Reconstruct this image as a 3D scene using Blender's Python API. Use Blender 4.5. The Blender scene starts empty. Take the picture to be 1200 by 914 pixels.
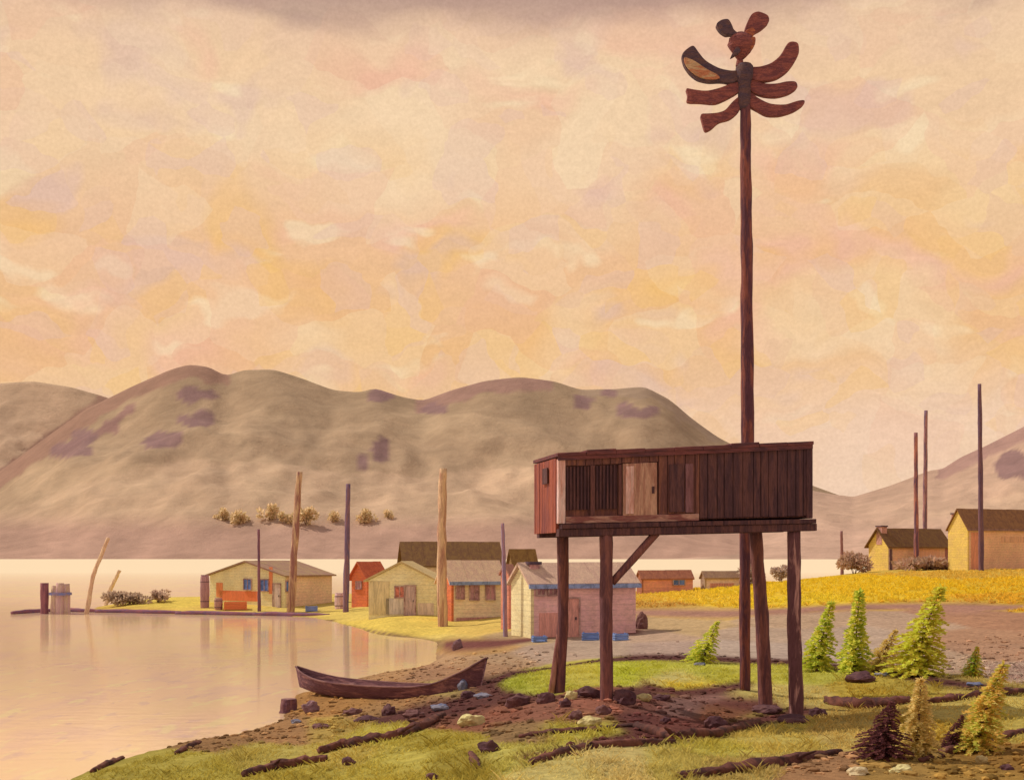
import bpy, bmesh, math, random
import numpy as np
from mathutils import Vector, noise
random.seed(7); rng = np.random.default_rng(7)
scene = bpy.context.scene
COL = scene.collection
EYE, F, HZ = 4.2, 1450.0, 650.0           # eye height, focal length (units of the 1200 px wide view), horizon row
R = math.radians

# ------------------------------------------------------------------ camera, sky, sun
cam_d = bpy.data.cameras.new('camera'); cam = bpy.data.objects.new('camera', cam_d); COL.objects.link(cam)
cam.location = (0, 0, EYE); cam.rotation_euler = (R(90), 0, 0)
cam_d.sensor_width = 36; cam_d.lens = 36*F/1200; cam_d.shift_y = (HZ-457)/1200; cam_d.clip_end = 20000
scene.camera = cam
scene.view_settings.view_transform = 'Standard'; scene.view_settings.look = 'None'; scene.view_settings.exposure = 0

SUN = Vector((-.60, .27, .755)).normalized()
sl = bpy.data.lights.new('sun', 'SUN'); sl.energy = 3.3; sl.angle = R(0.6); sl.color = (1, .86, .66)
so = bpy.data.objects.new('sun', sl); COL.objects.link(so); so.rotation_euler = SUN.to_track_quat('Z', 'Y').to_euler()

def lin(c):
    return tuple((v/255/12.92 if v/255 <= .04045 else ((v/255+.055)/1.055)**2.4) for v in c)

class NT:
    def __init__(s, tree): s.t = tree; s.n = tree.nodes; s.l = tree.links
    def new(s, typ, **kw):
        n = s.n.new(typ)
        for k, v in kw.items(): setattr(n, k, v)
        return n
    def link(s, a, b): s.l.new(a, b)
    def math(s, op, a, b=None, clamp=False):
        n = s.new('ShaderNodeMath', operation=op); n.use_clamp = clamp
        for i, v in enumerate((a, b)):
            if v is None: continue
            if isinstance(v, (int, float)): n.inputs[i].default_value = v
            else: s.link(v, n.inputs[i])
        return n.outputs[0]
    def mix(s, f, a, b, blend='MIX'):
        n = s.new('ShaderNodeMix', data_type='RGBA', blend_type=blend)
        for i, v in ((0, f), (6, a), (7, b)):
            if isinstance(v, (int, float)): n.inputs[i].default_value = v
            elif isinstance(v, tuple): n.inputs[i].default_value = (*v[:3], 1)
            else: s.link(v, n.inputs[i])
        return n.outputs[2]
    def noise(s, vec, scale, detail=4, rough=.55, dist=0):
        n = s.new('ShaderNodeTexNoise'); n.inputs['Scale'].default_value = scale; n.inputs['Detail'].default_value = detail
        n.inputs['Roughness'].default_value = rough; n.inputs['Distortion'].default_value = dist
        if vec is not None: s.link(vec, n.inputs['Vector'])
        return n.outputs['Fac']
    def ramp(s, f, stops, interp='LINEAR'):
        n = s.new('ShaderNodeValToRGB'); e = n.color_ramp.elements; n.color_ramp.interpolation = interp
        while len(e) < len(stops): e.new(.5)
        for i, (p, c) in enumerate(stops):
            e[i].position = p; e[i].color = (*(c if isinstance(c, tuple) else (c, c, c))[:3], 1)
        s.link(f, n.inputs[0]); return n.outputs[0]
    def mapping(s, vec, scale=(1, 1, 1), loc=(0, 0, 0), rot=(0, 0, 0)):
        n = s.new('ShaderNodeMapping'); n.inputs['Scale'].default_value = scale
        n.inputs['Location'].default_value = loc; n.inputs['Rotation'].default_value = rot
        s.link(vec, n.inputs['Vector']); return n.outputs[0]

world = bpy.data.worlds.new('World'); scene.world = world; world.use_nodes = True
w = NT(world.node_tree); w.n.clear()
tc = w.new('ShaderNodeTexCoord').outputs['Generated']
sep = w.new('ShaderNodeSeparateXYZ'); w.link(tc, sep.inputs[0])
sky = w.new('ShaderNodeTexSky', sky_type='NISHITA'); sky.sun_disc = False
sky.sun_elevation = math.asin(SUN.z); sky.sun_rotation = math.atan2(SUN.x, SUN.y); sky.dust_density = 4; sky.air_density = 1.5
warp = w.noise(w.mapping(tc, (3, 3, 6)), 2.2, 3)
elev = w.math('ADD', sep.outputs[2], w.math('MULTIPLY', w.math('SUBTRACT', warp, .5), .07))
base = w.ramp(elev, [(0.0, lin((242, 206, 178))), (.10, lin((240, 194, 154))), (.16, lin((238, 187, 130))), (.235, lin((238, 188, 145))),
                     (.30, lin((239, 198, 158))), (.355, lin((240, 200, 160))), (.385, lin((234, 194, 160))), (.402, lin((186, 150, 134))),
                     (.47, lin((196, 164, 148))), (.75, lin((178, 172, 172)))])
lowband = w.ramp(sep.outputs[2], [(.02, 0.0), (.12, 1.0), (.23, 1.0), (.33, 0.0)])
mid = w.ramp(sep.outputs[2], [(.04, 0.0), (.14, 1.0), (.36, 1.0), (.41, 0.0)])
wv = w.new('ShaderNodeVectorMath', operation='ADD')          # small warp of the direction so that cloud edges break up
nz = w.new('ShaderNodeTexNoise'); nz.inputs['Scale'].default_value = 14; nz.inputs['Detail'].default_value = 3
w.link(tc, nz.inputs['Vector'])
sc_ = w.new('ShaderNodeVectorMath', operation='SCALE'); sc_.inputs['Scale'].default_value = .06; w.link(nz.outputs['Color'], sc_.inputs[0])
w.link(tc, wv.inputs[0]); w.link(sc_.outputs[0], wv.inputs[1]); dv = wv.outputs[0]
def patch(scale, st, lo, hi, loc=(0, 0, 0), det=2):
    return w.ramp(w.noise(w.mapping(dv, st, loc), scale, det, .5, .15), [(lo, 0.0), (hi, 1.0)])
c = base
m1 = w.math('MULTIPLY', patch(5, (1, 1, 2.0), .52, .60), mid);           c = w.mix(w.math('MULTIPLY', m1, .60), c, lin((245, 211, 172)))
m2 = w.math('MULTIPLY', patch(7, (1, 1, 1.6), .55, .62, (3, 1, 2)), mid);  c = w.mix(w.math('MULTIPLY', m2, .70), c, lin((240, 184, 156)))
m3 = w.math('MULTIPLY', patch(8, (1, 1, 1.2), .57, .64, (7, 4, 1)), lowband); c = w.mix(w.math('MULTIPLY', m3, .60), c, lin((242, 190, 114)))
m4 = w.math('MULTIPLY', patch(11, (1, 1, 1.5), .60, .67, (1, 8, 5)), mid); c = w.mix(w.math('MULTIPLY', m4, .50), c, lin((220, 182, 168)))
m5 = w.math('MULTIPLY', patch(14, (1, 1, 2.2), .60, .66, (5, 2, 9)), mid); c = w.mix(w.math('MULTIPLY', m5, .55), c, lin((247, 220, 180)))
m6 = w.math('MULTIPLY', patch(9, (1, 1, 1.6), .58, .66, (2, 2, 7)), lowband); c = w.mix(w.math('MULTIPLY', m6, .6), c, lin((240, 184, 112)))
# warm glow to the left, pale to the lower right
px_ = w.ramp(w.math('DIVIDE', sep.outputs[0], sep.outputs[1]), [(-.0, 0.0), (.30, 1.0)])
pale = w.math('MULTIPLY', px_, w.ramp(sep.outputs[2], [(.0, 1.0), (.10, 1.0), (.18, 0.0)])); c = w.mix(w.math('MULTIPLY', pale, .65), c, lin((243, 208, 184)))
fine = w.noise(w.mapping(dv, (1, 1, 1.5)), 60, 6, .7)
c = w.mix(1.0, c, w.ramp(fine, [(.3, .955), (.7, 1.04)]), 'MULTIPLY')
streak = w.noise(w.mapping(dv, (6, 6, 30), (0, 0, 0), (.2, .5, 0)), 6, 4, .6, 1)
c = w.mix(1.0, c, w.ramp(streak, [(.35, .975), (.65, 1.03)]), 'MULTIPLY')
def dabs(scale, st, loc):
    vo = w.new('ShaderNodeTexVoronoi'); vo.inputs['Scale'].default_value = scale; w.link(w.mapping(dv, st, loc), vo.inputs['Vector'])
    se = w.new('ShaderNodeSeparateColor'); w.link(vo.outputs['Color'], se.inputs[0]); return se.outputs[0], se.outputs[1]
a1, a2 = dabs(19, (1, 1, 1.5), (0, 0, 0)); b1, b2 = dabs(34, (1, 1, 1.3), (3, 3, 3))
c = w.mix(w.math('MULTIPLY', w.math('MULTIPLY', w.ramp(a1, [(.55, 0.0), (.75, 1.0)]), mid), .26), c, lin((248, 216, 178)))
c = w.mix(w.math('MULTIPLY', w.math('MULTIPLY', w.ramp(a2, [(.60, 0.0), (.80, 1.0)]), mid), .28), c, lin((236, 176, 146)))
c = w.mix(w.math('MULTIPLY', w.math('MULTIPLY', w.ramp(b1, [(.70, 0.0), (.85, 1.0)]), lowband), .30), c, lin((244, 192, 112)))
c = w.mix(w.math('MULTIPLY', w.math('MULTIPLY', w.ramp(b2, [(.75, 0.0), (.88, 1.0)]), mid), .30), c, lin((226, 186, 172)))
grain = w.noise(tc, 420, 2, .6)
c = w.mix(1.0, c, w.ramp(grain, [(.25, (.955, .97, .96)), (.75, (1.08, 1.11, 1.11))]), 'MULTIPLY')
bg1 = w.new('ShaderNodeBackground'); w.link(sky.outputs[0], bg1.inputs[0]); bg1.inputs[1].default_value = .06
bg2 = w.new('ShaderNodeBackground'); w.link(c, bg2.inputs[0]); bg2.inputs[1].default_value = 1.0
ms = w.new('ShaderNodeMixShader'); ms.inputs[0].default_value = .97; w.link(bg1.outputs[0], ms.inputs[1]); w.link(bg2.outputs[0], ms.inputs[2])
wo = w.new('ShaderNodeOutputWorld'); w.link(ms.outputs[0], wo.inputs[0])

# ------------------------------------------------------------------ materials
LWA = (1.06, .86, .70)
LG = (1.22, 1.00, .89)      # light reaching open ground, used to turn seen colours into base colours
LW = (.60, .44, .28)        # light on walls that face the camera (away from the sun)
def alb(c, L=LW):
    q = [max(.004, v/l) for v, l in zip(lin(c), L)]; k = min(1, .82/max(q)); return tuple(v*k for v in q)
MATS = {}
def M(name, c1, c2=None, L=LW, scale=3.0, st=(1, 1, 1), var=.25, bump=.3, rough=.85, bscale=None, thr=(.42, .6), metal=0, siding=0):
    if name in MATS: return MATS[name]
    m = bpy.data.materials.new(name); m.use_nodes = True; MATS[name] = m
    t = NT(m.node_tree); t.n.clear()
    tcn = t.new('ShaderNodeTexCoord').outputs['Object']
    oi = t.new('ShaderNodeObjectInfo').outputs['Random']
    ad = t.new('ShaderNodeVectorMath', operation='ADD'); t.link(tcn, ad.inputs[0])
    cmb = t.new('ShaderNodeCombineXYZ'); k = t.math('MULTIPLY', oi, 60)
    for i in range(3): t.link(k, cmb.inputs[i])
    t.link(cmb.outputs[0], ad.inputs[1])
    v = t.mapping(ad.outputs[0], st)
    a = alb(c1, L); b = alb(c2, L) if c2 else a
    n1 = t.noise(v, scale, 4, .6, .8)
    col = t.mix(t.ramp(n1, [(thr[0], 0.0), (thr[1], 1.0)]), a, b)
    n2 = t.noise(v, scale*5, 6, .7)
    col = t.mix(1.0, col, t.ramp(n2, [(.25, 1-var), (.75, 1+var)]), 'MULTIPLY')
    if siding:
        sp = t.new('ShaderNodeSeparateXYZ'); t.link(tcn, sp.inputs[0]); fr = t.math('FRACT', t.math('MULTIPLY', sp.outputs[2], siding))
        col = t.mix(1.0, col, t.ramp(fr, [(.0, .72), (.10, 1.0), (.8, 1.0), (1.0, .92)]), 'MULTIPLY')
        big = t.noise(t.mapping(tcn, (.5, .5, .25)), 1.5, 4, .65); col = t.mix(1.0, col, t.ramp(big, [(.3, .86), (.7, 1.1)]), 'MULTIPLY')
    bs = t.new('ShaderNodeBsdfPrincipled'); t.link(col, bs.inputs['Base Color'])
    bs.inputs['Roughness'].default_value = rough; bs.inputs['Specular IOR Level'].default_value = .2; bs.inputs['Metallic'].default_value = metal
    if bump:
        bm_ = t.new('ShaderNodeBump'); bm_.inputs['Strength'].default_value = bump; bm_.inputs['Distance'].default_value = .05
        t.link(t.noise(v, bscale or scale*3, 6, .7), bm_.inputs['Height']); t.link(bm_.outputs[0], bs.inputs['Normal'])
    o = t.new('ShaderNodeOutputMaterial'); t.link(bs.outputs[0], o.inputs[0])
    return m
def wood(name, c1, c2=None, L=LW, **k):
    return M(name, c1, c2, L, **{**dict(scale=2.2, st=(4, 4, .5), var=.38, bump=.8, bscale=6), **k})
def attr_mat(name, scale=6, var=.25, bump=.5, trans=0.0, rough=.95, st=(1, 1, 1), bd=.06):
    m = bpy.data.materials.new(name); m.use_nodes = True; t = NT(m.node_tree); t.n.clear()
    a = t.new('ShaderNodeAttribute', attribute_name='Col').outputs['Color']
    v = t.mapping(t.new('ShaderNodeTexCoord').outputs['Object'], st)
    col = t.mix(1.0, a, t.ramp(t.noise(v, scale, 7, .7, .5), [(.25, 1-var), (.75, 1+var)]), 'MULTIPLY')
    if name.startswith('ground'):
        bigv = t.noise(v, .42, 5, .65, 1.0); col = t.mix(1.0, col, t.ramp(bigv, [(.30, (.80, .78, .78)), (.52, (1.0, 1.0, 1.0)), (.72, (1.14, 1.13, 1.10))]), 'MULTIPLY')
    if trans:
        d1 = t.new('ShaderNodeBsdfDiffuse'); t.link(col, d1.inputs[0]); 
        d2 = t.new('ShaderNodeBsdfTranslucent'); t.link(col, d2.inputs[0])
        mx = t.new('ShaderNodeMixShader'); mx.inputs[0].default_value = trans
        t.link(d1.outputs[0], mx.inputs[1]); t.link(d2.outputs[0], mx.inputs[2]); sh = mx.outputs[0]
    else:
        bs = t.new('ShaderNodeBsdfPrincipled'); t.link(col, bs.inputs['Base Color']); bs.inputs['Roughness'].default_value = rough
        bs.inputs['Specular IOR Level'].default_value = .12
        bm_ = t.new('ShaderNodeBump'); bm_.inputs['Strength'].default_value = bump; bm_.inputs['Distance'].default_value = bd
        t.link(t.noise(v, scale*2.5, 7, .75), bm_.inputs['Height']); t.link(bm_.outputs[0], bs.inputs['Normal']); sh = bs.outputs[0]
    o = t.new('ShaderNodeOutputMaterial'); t.link(sh, o.inputs[0]); return m

# ------------------------------------------------------------------ mesh helpers
class MB:
    def __init__(s): s.v = []; s.f = []; s.c = []
    def add(s, vs, fs, col=None):
        o = len(s.v); s.v += [tuple(q) for q in vs]; s.f += [tuple(i+o for i in f) for f in fs]
        if col is not None: s.c += [col]*len(vs)
    def hexa(s, p):                       # 8 corners: bottom 0-3 ccw, top 4-7
        s.add(p, [(3, 2, 1, 0), (4, 5, 6, 7), (0, 1, 5, 4), (1, 2, 6, 5), (2, 3, 7, 6), (3, 0, 4, 7)]); return s
    def box(s, x0, x1, y0, y1, z0, z1):
        return s.hexa([(x0, y0, z0), (x1, y0, z0), (x1, y1, z0), (x0, y1, z0), (x0, y0, z1), (x1, y0, z1), (x1, y1, z1), (x0, y1, z1)])
    def tube(s, pts, rad, seg=10, rough=.0, sub=1, seed=0, flat=1.0):
        P = [Vector(p) for p in pts]; rr = list(rad)
        if sub > 1:
            Q, q = [], []
            for i in range(len(P)-1):
                for k in range(sub): Q.append(P[i].lerp(P[i+1], k/sub)); q.append(rr[i]+(rr[i+1]-rr[i])*k/sub)
            P, rr = Q+[P[-1]], q+[rr[-1]]
        vs, fs = [], []; n = len(P)
        for i, p in enumerate(P):
            d = (P[min(i+1, n-1)]-P[max(i-1, 0)]).normalized()
            a = d.cross(Vector((0, 1, 0)) if abs(d.y) < .8 else Vector((1, 0, 0))).normalized(); b = d.cross(a)
            for k in range(seg):
                t = 2*math.pi*k/seg; r = rr[i]
                if rough: r *= 1+rough*noise.noise(Vector((math.cos(t)*1.3+seed*7, math.sin(t)*1.3, i*.45+seed)))*2
                vs.append(p+a*math.cos(t)*r+b*math.sin(t)*r*flat)
        for i in range(n-1):
            for k in range(seg):
                k2 = (k+1) % seg; fs.append((i*seg+k, i*seg+k2, (i+1)*seg+k2, (i+1)*seg+k))
        fs.append(tuple(range(seg))[::-1]); fs.append(tuple(range((n-1)*seg, n*seg)))
        s.add(vs, fs); return s
    def prism(s, outline, y0, y1):        # outline in (x, z), extruded along y
        n = len(outline)
        s.add([(x, y0, z) for x, z in outline]+[(x, y1, z) for x, z in outline],
              [tuple(range(n)), tuple(range(n, 2*n))[::-1]]+[(i, i+n, (i+1) % n+n, (i+1) % n) for i in range(n)]); return s
    def build(s, name, mat, parent=None, loc=(0, 0, 0), rotz=0, bevel=0, smooth=False, **props):
        me = bpy.data.meshes.new(name); me.from_pydata(s.v, [], s.f); me.update()
        if s.c:
            at = me.color_attributes.new('Col', 'FLOAT_COLOR', 'POINT')
            at.data.foreach_set('color', np.array([(*q[:3], 1) for q in s.c], dtype=np.float32).ravel())
        else:
            b = bmesh.new(); b.from_mesh(me); bmesh.ops.recalc_face_normals(b, faces=b.faces[:])
            if bevel: bmesh.ops.bevel(b, geom=b.edges[:], offset=bevel, segments=1, affect='EDGES', clamp_overlap=True)
            b.to_mesh(me); b.free()
        if smooth: me.polygons.foreach_set('use_smooth', [True]*len(me.polygons))
        me.materials.append(mat)
        o = bpy.data.objects.new(name, me); COL.objects.link(o)
        o.location = loc; o.rotation_euler = (0, 0, rotz)
        if parent: o.parent = parent
        for k, v in props.items(): o[k] = v
        return o
def thing(name, label, cat, loc=(0, 0, 0), rotz=0, group=None):
    o = bpy.data.objects.new(name, None); COL.objects.link(o); o.empty_display_size = .3
    o.location = loc; o.rotation_euler = (0, 0, rotz); o['label'] = label; o['category'] = cat
    if group: o['group'] = group
    return o

# ------------------------------------------------------------------ land: one height sheet through surveyed spot heights
# (view column, distance m, height m)
def by_row(px, py, z): return (px, (EYE-z)*F/(py-HZ), z)
CP = []
for px, py in [(-120, 960), (80, 914), (140, 890), (230, 867), (330, 838), (345, 815), (385, 803), (460, 787), (512, 772), (514, 757), (430, 738), (385, 727), (300, 720.5), (200, 719)]:
    CP.append(by_row(px, py, 0.0))
for px, py in [(-200, 880), (0, 880), (100, 850), (250, 835), (290, 790), (150, 780), (0, 790), (350, 770), (430, 765), (470, 762), (300, 742), (150, 735), (0, 735), (-300, 750), (0, 722), (100, 722), (-300, 720), (-700, 800), (-700, 720)]:
    d = EYE*F/(py-HZ); CP.append((px, d, -.7))
CP += [by_row(*t) for t in [
    (140, 912, .35), (300, 900, .55), (230, 885, .3), (420, 905, .85), (420, 860, .65), (330, 856, .3), (500, 860, 1.0), (520, 905, 1.1), (600, 914, 1.35), (800, 914, 1.4), (1000, 914, 1.35), (1190, 914, 1.3), (1400, 914, 1.4),
    (600, 1150, 1.9), (0, 1150, .6), (1200, 1150, 1.9), (600, 2200, 2.3), (0, 2200, 1.4), (1300, 2200, 2.3),
    (400, 822, .22), (480, 815, .4), (540, 800, .6), (585, 800, 1.0), (560, 835, 1.05), (650, 810, 1.38), (711, 820, 1.42), (780, 830, 1.2), (873, 808, 1.12), (897, 830, .95), (932, 845, .92),
    (700, 785, 1.2), (1000, 830, 1.0), (1000, 870, 1.2), (1100, 880, 1.2), (1190, 850, 1.2), (800, 870, 1.25),
    (640, 786, 1.05), (760, 778, 1.1), (900, 778, 1.12), (1000, 788, 1.2), (1100, 792, 1.25), (1200, 798, 1.3), (1400, 800, 1.4),
    (550, 770, .55), (600, 768, .7), (650, 760, .75), (720, 765, .85), (800, 745, 1.0), (900, 750, .95), (1000, 745, 1.0), (1100, 745, 1.1), (1200, 745, 1.2), (1400, 745, 1.4),
    (530, 752, .4), (450, 730, .4), (515, 728, .45), (600, 748, .75), (700, 747, .8), (760, 728, 1.05),
    (750, 723, 1.15), (850, 721, 1.35), (1000, 714, 1.7), (1200, 705, 2.0), (1400, 700, 2.2)]]
CP += [(60, 90, -.35), (110, 90, -.2), (150, 92, .15), (200, 95, .4), (250, 92, .35), (330, 92, .35), (390, 90, .35), (440, 76, .45), (150, 102, .35), (200, 102, .7), (300, 105, .8), (450, 105, .8), (560, 100, .9), (650, 85, 1.0),
       (100, 105, -.4), (150, 112, -.2), (220, 116, -.2), (330, 125, 0), (450, 135, 0), (600, 140, .2), (0, 130, -1), (250, 150, -1), (450, 170, -1), (-500, 100, -1), (-500, 200, -1),
       (750, 92, 1.25), (850, 91, 1.72), (1000, 93, 2.45), (1110, 108, 2.85), (1200, 100, 2.95), (1400, 100, 3.2), (1040, 126, 2.75), (1200, 130, 3.0), (1400, 140, 3.3),
       (720, 120, .6), (850, 125, 1.0), (960, 135, 1.6), (720, 150, -.4), (850, 165, -.4), (950, 185, -.4), (1040, 170, 2.0), (1200, 180, 2.4), (1400, 190, 2.6),
       (0, 260, -1.5), (400, 260, -1.5), (800, 260, -1.5), (1100, 260, -1.2), (1400, 260, -1)]
CPa = np.array(CP)
def st_(px, d): return np.stack([(np.asarray(px, float)-600)/260, np.log(np.asarray(d, float))*2.2], -1)
_S = st_(CPa[:, 0], CPa[:, 1]); _c2 = .04
_A = np.sqrt(((_S[:, None]-_S[None])**2).sum(-1)+_c2)
_n = len(_S); _Q = np.hstack([np.ones((_n, 1)), _S])
_K = np.block([[_A+np.eye(_n)*-.004, _Q], [_Q.T, np.zeros((3, 3))]])
_W = np.linalg.solve(_K, np.concatenate([CPa[:, 2], np.zeros(3)]))
def ground(px, d):
    s = st_(px, d).reshape(-1, 2); out = np.zeros(len(s))
    for i in range(0, len(s), 20000):
        q = s[i:i+20000]; out[i:i+20000] = np.sqrt(((q[:, None]-_S[None])**2).sum(-1)+_c2) @ _W[:_n]+_W[_n]+q @ _W[_n+1:]
    x = (np.asarray(px, float).ravel()-600)*np.asarray(d, float).ravel()/F; y = np.asarray(d, float).ravel()
    bump = np.array([noise.fractal(Vector((a*.55, b*.55, 0)), .8, 2.1, 5) for a, b in zip(x, y)])
    return out+bump*.045
def gz(px, d): return float(ground([px], [d])[0])
def on_ground(px, py):
    ds = np.geomspace(10, 220, 700); z = ground(np.full(700, px), ds)
    row = HZ+(EYE-z)*F/ds; k = int(np.argmax(row <= py)); k = max(k, 1)
    f = (row[k-1]-py)/max(1e-6, row[k-1]-row[k]); d = ds[k-1]+(ds[k]-ds[k-1])*min(max(f, 0), 1)
    return Vector(((px-600)*d/F, d, gz(px, d)))
def on_water(px, py): d = EYE*F/(py-HZ); return Vector(((px-600)*d/F, d, 0))
def at(px, py, d): return Vector(((px-600)*d/F, d, EYE+(HZ-py)*d/F))

# ground cover colours by spot (view column, row) -> what grows or lies there, with the cabin's shade painted in
GC = [(140, 905, 172, 148, 66), (230, 890, 178, 154, 70), (300, 880, 184, 158, 82), (250, 862, 150, 106, 70), (330, 850, 162, 114, 76), (400, 850, 176, 140, 74), (440, 858, 192, 168, 78), (400, 885, 190, 160, 80), (470, 892, 190, 165, 78), (350, 900, 180, 154, 70), (450, 908, 185, 158, 70), (520, 870, 174, 148, 62), (545, 893, 168, 142, 60),
      (600, 890, 190, 168, 86), (660, 905, 206, 178, 108), (720, 900, 202, 172, 108), (800, 898, 192, 166, 90), (850, 882, 192, 168, 78), (900, 872, 196, 166, 86), (870, 902, 182, 152, 86), (1000, 860, 194, 160, 90), (960, 908, 170, 120, 84), (1050, 908, 164, 122, 66), (1150, 902, 164, 120, 60), (1190, 885, 150, 105, 52), (1100, 850, 186, 148, 62), (1190, 845, 190, 160, 80), (1000, 840, 186, 150, 80), (940, 818, 196, 166, 96), (1000, 812, 186, 152, 62), (1080, 805, 180, 150, 66), (1150, 802, 186, 156, 80), (1110, 832, 200, 166, 90), (900, 850, 196, 168, 84), (1160, 825, 198, 168, 92), (700, 860, 188, 166, 74), (660, 858, 186, 164, 74),
      (590, 840, 134, 84, 64), (640, 840, 138, 90, 70), (540, 846, 138, 88, 64), (700, 832, 150, 95, 74), (680, 848, 146, 98, 70), (760, 832, 118, 74, 64), (805, 835, 124, 90, 82), (850, 838, 128, 82, 58), (745, 855, 98, 54, 50), (620, 858, 150, 112, 76), (870, 826, 108, 62, 55), (800, 855, 110, 62, 54), (840, 818, 140, 100, 90),  # brown mound soil, with shade under the cabin put into the colour
      (610, 802, 170, 163, 62), (632, 800, 184, 168, 68), (680, 792, 196, 174, 76), (730, 790, 190, 180, 66), (770, 790, 186, 172, 66), (800, 800, 204, 180, 112), (830, 790, 190, 176, 76), (812, 808, 215, 182, 62), (860, 795, 188, 170, 66), (900, 792, 190, 172, 72), (950, 795, 182, 166, 70), (880, 815, 198, 170, 100),
      (590, 775, 176, 136, 106), (640, 770, 184, 148, 128), (700, 765, 184, 150, 130), (760, 752, 190, 150, 126), (800, 738, 196, 156, 114), (780, 765, 180, 145, 130), (870, 765, 190, 158, 142), (900, 745, 190, 154, 132), (940, 735, 192, 152, 124), (1000, 745, 190, 155, 135), (1080, 735, 188, 148, 124), (1150, 740, 180, 130, 102), (1190, 725, 180, 126, 98), (1190, 780, 184, 148, 128), (1120, 772, 184, 146, 122), (960, 770, 188, 156, 142), (1180, 760, 178, 130, 104),
      (560, 762, 190, 140, 90), (520, 786, 170, 122, 92), (480, 818, 164, 114, 74), (400, 824, 176, 122, 72), (575, 785, 170, 125, 95), (470, 778, 182, 132, 92), (540, 778, 186, 140, 105), (440, 836, 160, 115, 75), (520, 825, 168, 124, 84), (540, 812, 190, 160, 95),
      (760, 708, 215, 170, 70), (800, 705, 226, 176, 60), (900, 697, 230, 180, 50), (1000, 692, 228, 178, 48), (1100, 688, 226, 176, 46), (1190, 682, 222, 172, 50), (1190, 698, 216, 166, 56), (1050, 702, 226, 178, 50), (850, 706, 228, 178, 56), (765, 717, 198, 148, 70), (800, 722, 206, 160, 90), (930, 708, 230, 184, 56),
      (450, 732, 230, 190, 90), (500, 738, 226, 186, 90), (560, 738, 220, 176, 92), (530, 754, 224, 186, 102), (400, 720, 226, 186, 96), (330, 714, 220, 180, 96), (250, 711, 226, 182, 90), (180, 703, 228, 188, 86), (150, 710, 216, 170, 82), (610, 748, 188, 150, 112), (690, 748, 184, 146, 122), (600, 700, 200, 165, 105), (750, 690, 200, 150, 90), (600, 670, 200, 160, 100), (1100, 668, 210, 165, 70), (880, 672, 190, 150, 90)]
GC = [(a, b, int(r_*1.06), int(g_*1.02), int(b_*1.06)) if r_ < 152 and g_ < 102 else (a, b, r_, g_, b_) for a, b, r_, g_, b_ in GC]
GCa = np.array(GC, float)
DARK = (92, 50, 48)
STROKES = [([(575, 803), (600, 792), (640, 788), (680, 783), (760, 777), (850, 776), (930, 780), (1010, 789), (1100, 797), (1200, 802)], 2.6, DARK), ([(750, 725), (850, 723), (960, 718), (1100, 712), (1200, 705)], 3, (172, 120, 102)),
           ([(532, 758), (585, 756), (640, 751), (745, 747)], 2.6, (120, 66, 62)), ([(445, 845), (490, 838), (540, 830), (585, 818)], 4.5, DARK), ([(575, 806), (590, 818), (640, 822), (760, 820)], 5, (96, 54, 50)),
           ([(760, 812), (800, 818), (850, 812), (875, 806)], 3, (104, 58, 54)), ([(780, 868), (840, 862), (880, 850), (940, 838)], 5, (104, 56, 52)), ([(620, 890), (680, 876), (760, 870), (800, 866)], 4, (104, 56, 52)),  # dark bands below the cabin: its cast shadow painted on the ground
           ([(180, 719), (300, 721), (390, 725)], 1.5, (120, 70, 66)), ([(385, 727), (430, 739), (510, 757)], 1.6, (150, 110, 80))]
def cover(px, py, j):
    """ground colour for each point; j is a jitter that breaks the patch edges up"""
    q = np.stack([px+j[:, 0]*16, (py+j[:, 1]*7)], -1)
    sc = np.where(py > 780, 1, np.where(py > 740, 1.5, 2.6))
    out = np.zeros((len(px), 3)); G = np.array([lin(g[2:]) for g in GC])
    for i in range(0, len(px), 20000):
        a = q[i:i+20000]
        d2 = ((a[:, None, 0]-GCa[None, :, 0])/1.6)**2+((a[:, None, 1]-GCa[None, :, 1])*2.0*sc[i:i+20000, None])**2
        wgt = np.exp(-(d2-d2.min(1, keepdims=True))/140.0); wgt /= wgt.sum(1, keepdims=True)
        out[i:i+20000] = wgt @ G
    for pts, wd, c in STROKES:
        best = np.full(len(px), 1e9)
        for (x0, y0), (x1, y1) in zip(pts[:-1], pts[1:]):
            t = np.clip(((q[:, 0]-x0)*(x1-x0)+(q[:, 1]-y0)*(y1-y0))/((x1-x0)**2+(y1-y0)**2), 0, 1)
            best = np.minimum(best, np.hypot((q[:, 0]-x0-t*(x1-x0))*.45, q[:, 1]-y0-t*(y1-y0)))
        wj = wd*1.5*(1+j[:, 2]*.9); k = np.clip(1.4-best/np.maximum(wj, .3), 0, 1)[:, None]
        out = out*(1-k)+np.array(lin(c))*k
    return out
def jit(x, y, d):
    s = 6.0/np.asarray(d)   # patch size grows with distance
    return np.array([[noise.noise(Vector((a*k*1.1, b*k*.7, 3))), noise.noise(Vector((a*k*1.1, b*k*.7, 9))), noise.noise(Vector((a*k*1.7, b*k, 21)))] for a, b, k in zip(x, y, s)])*2

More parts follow.
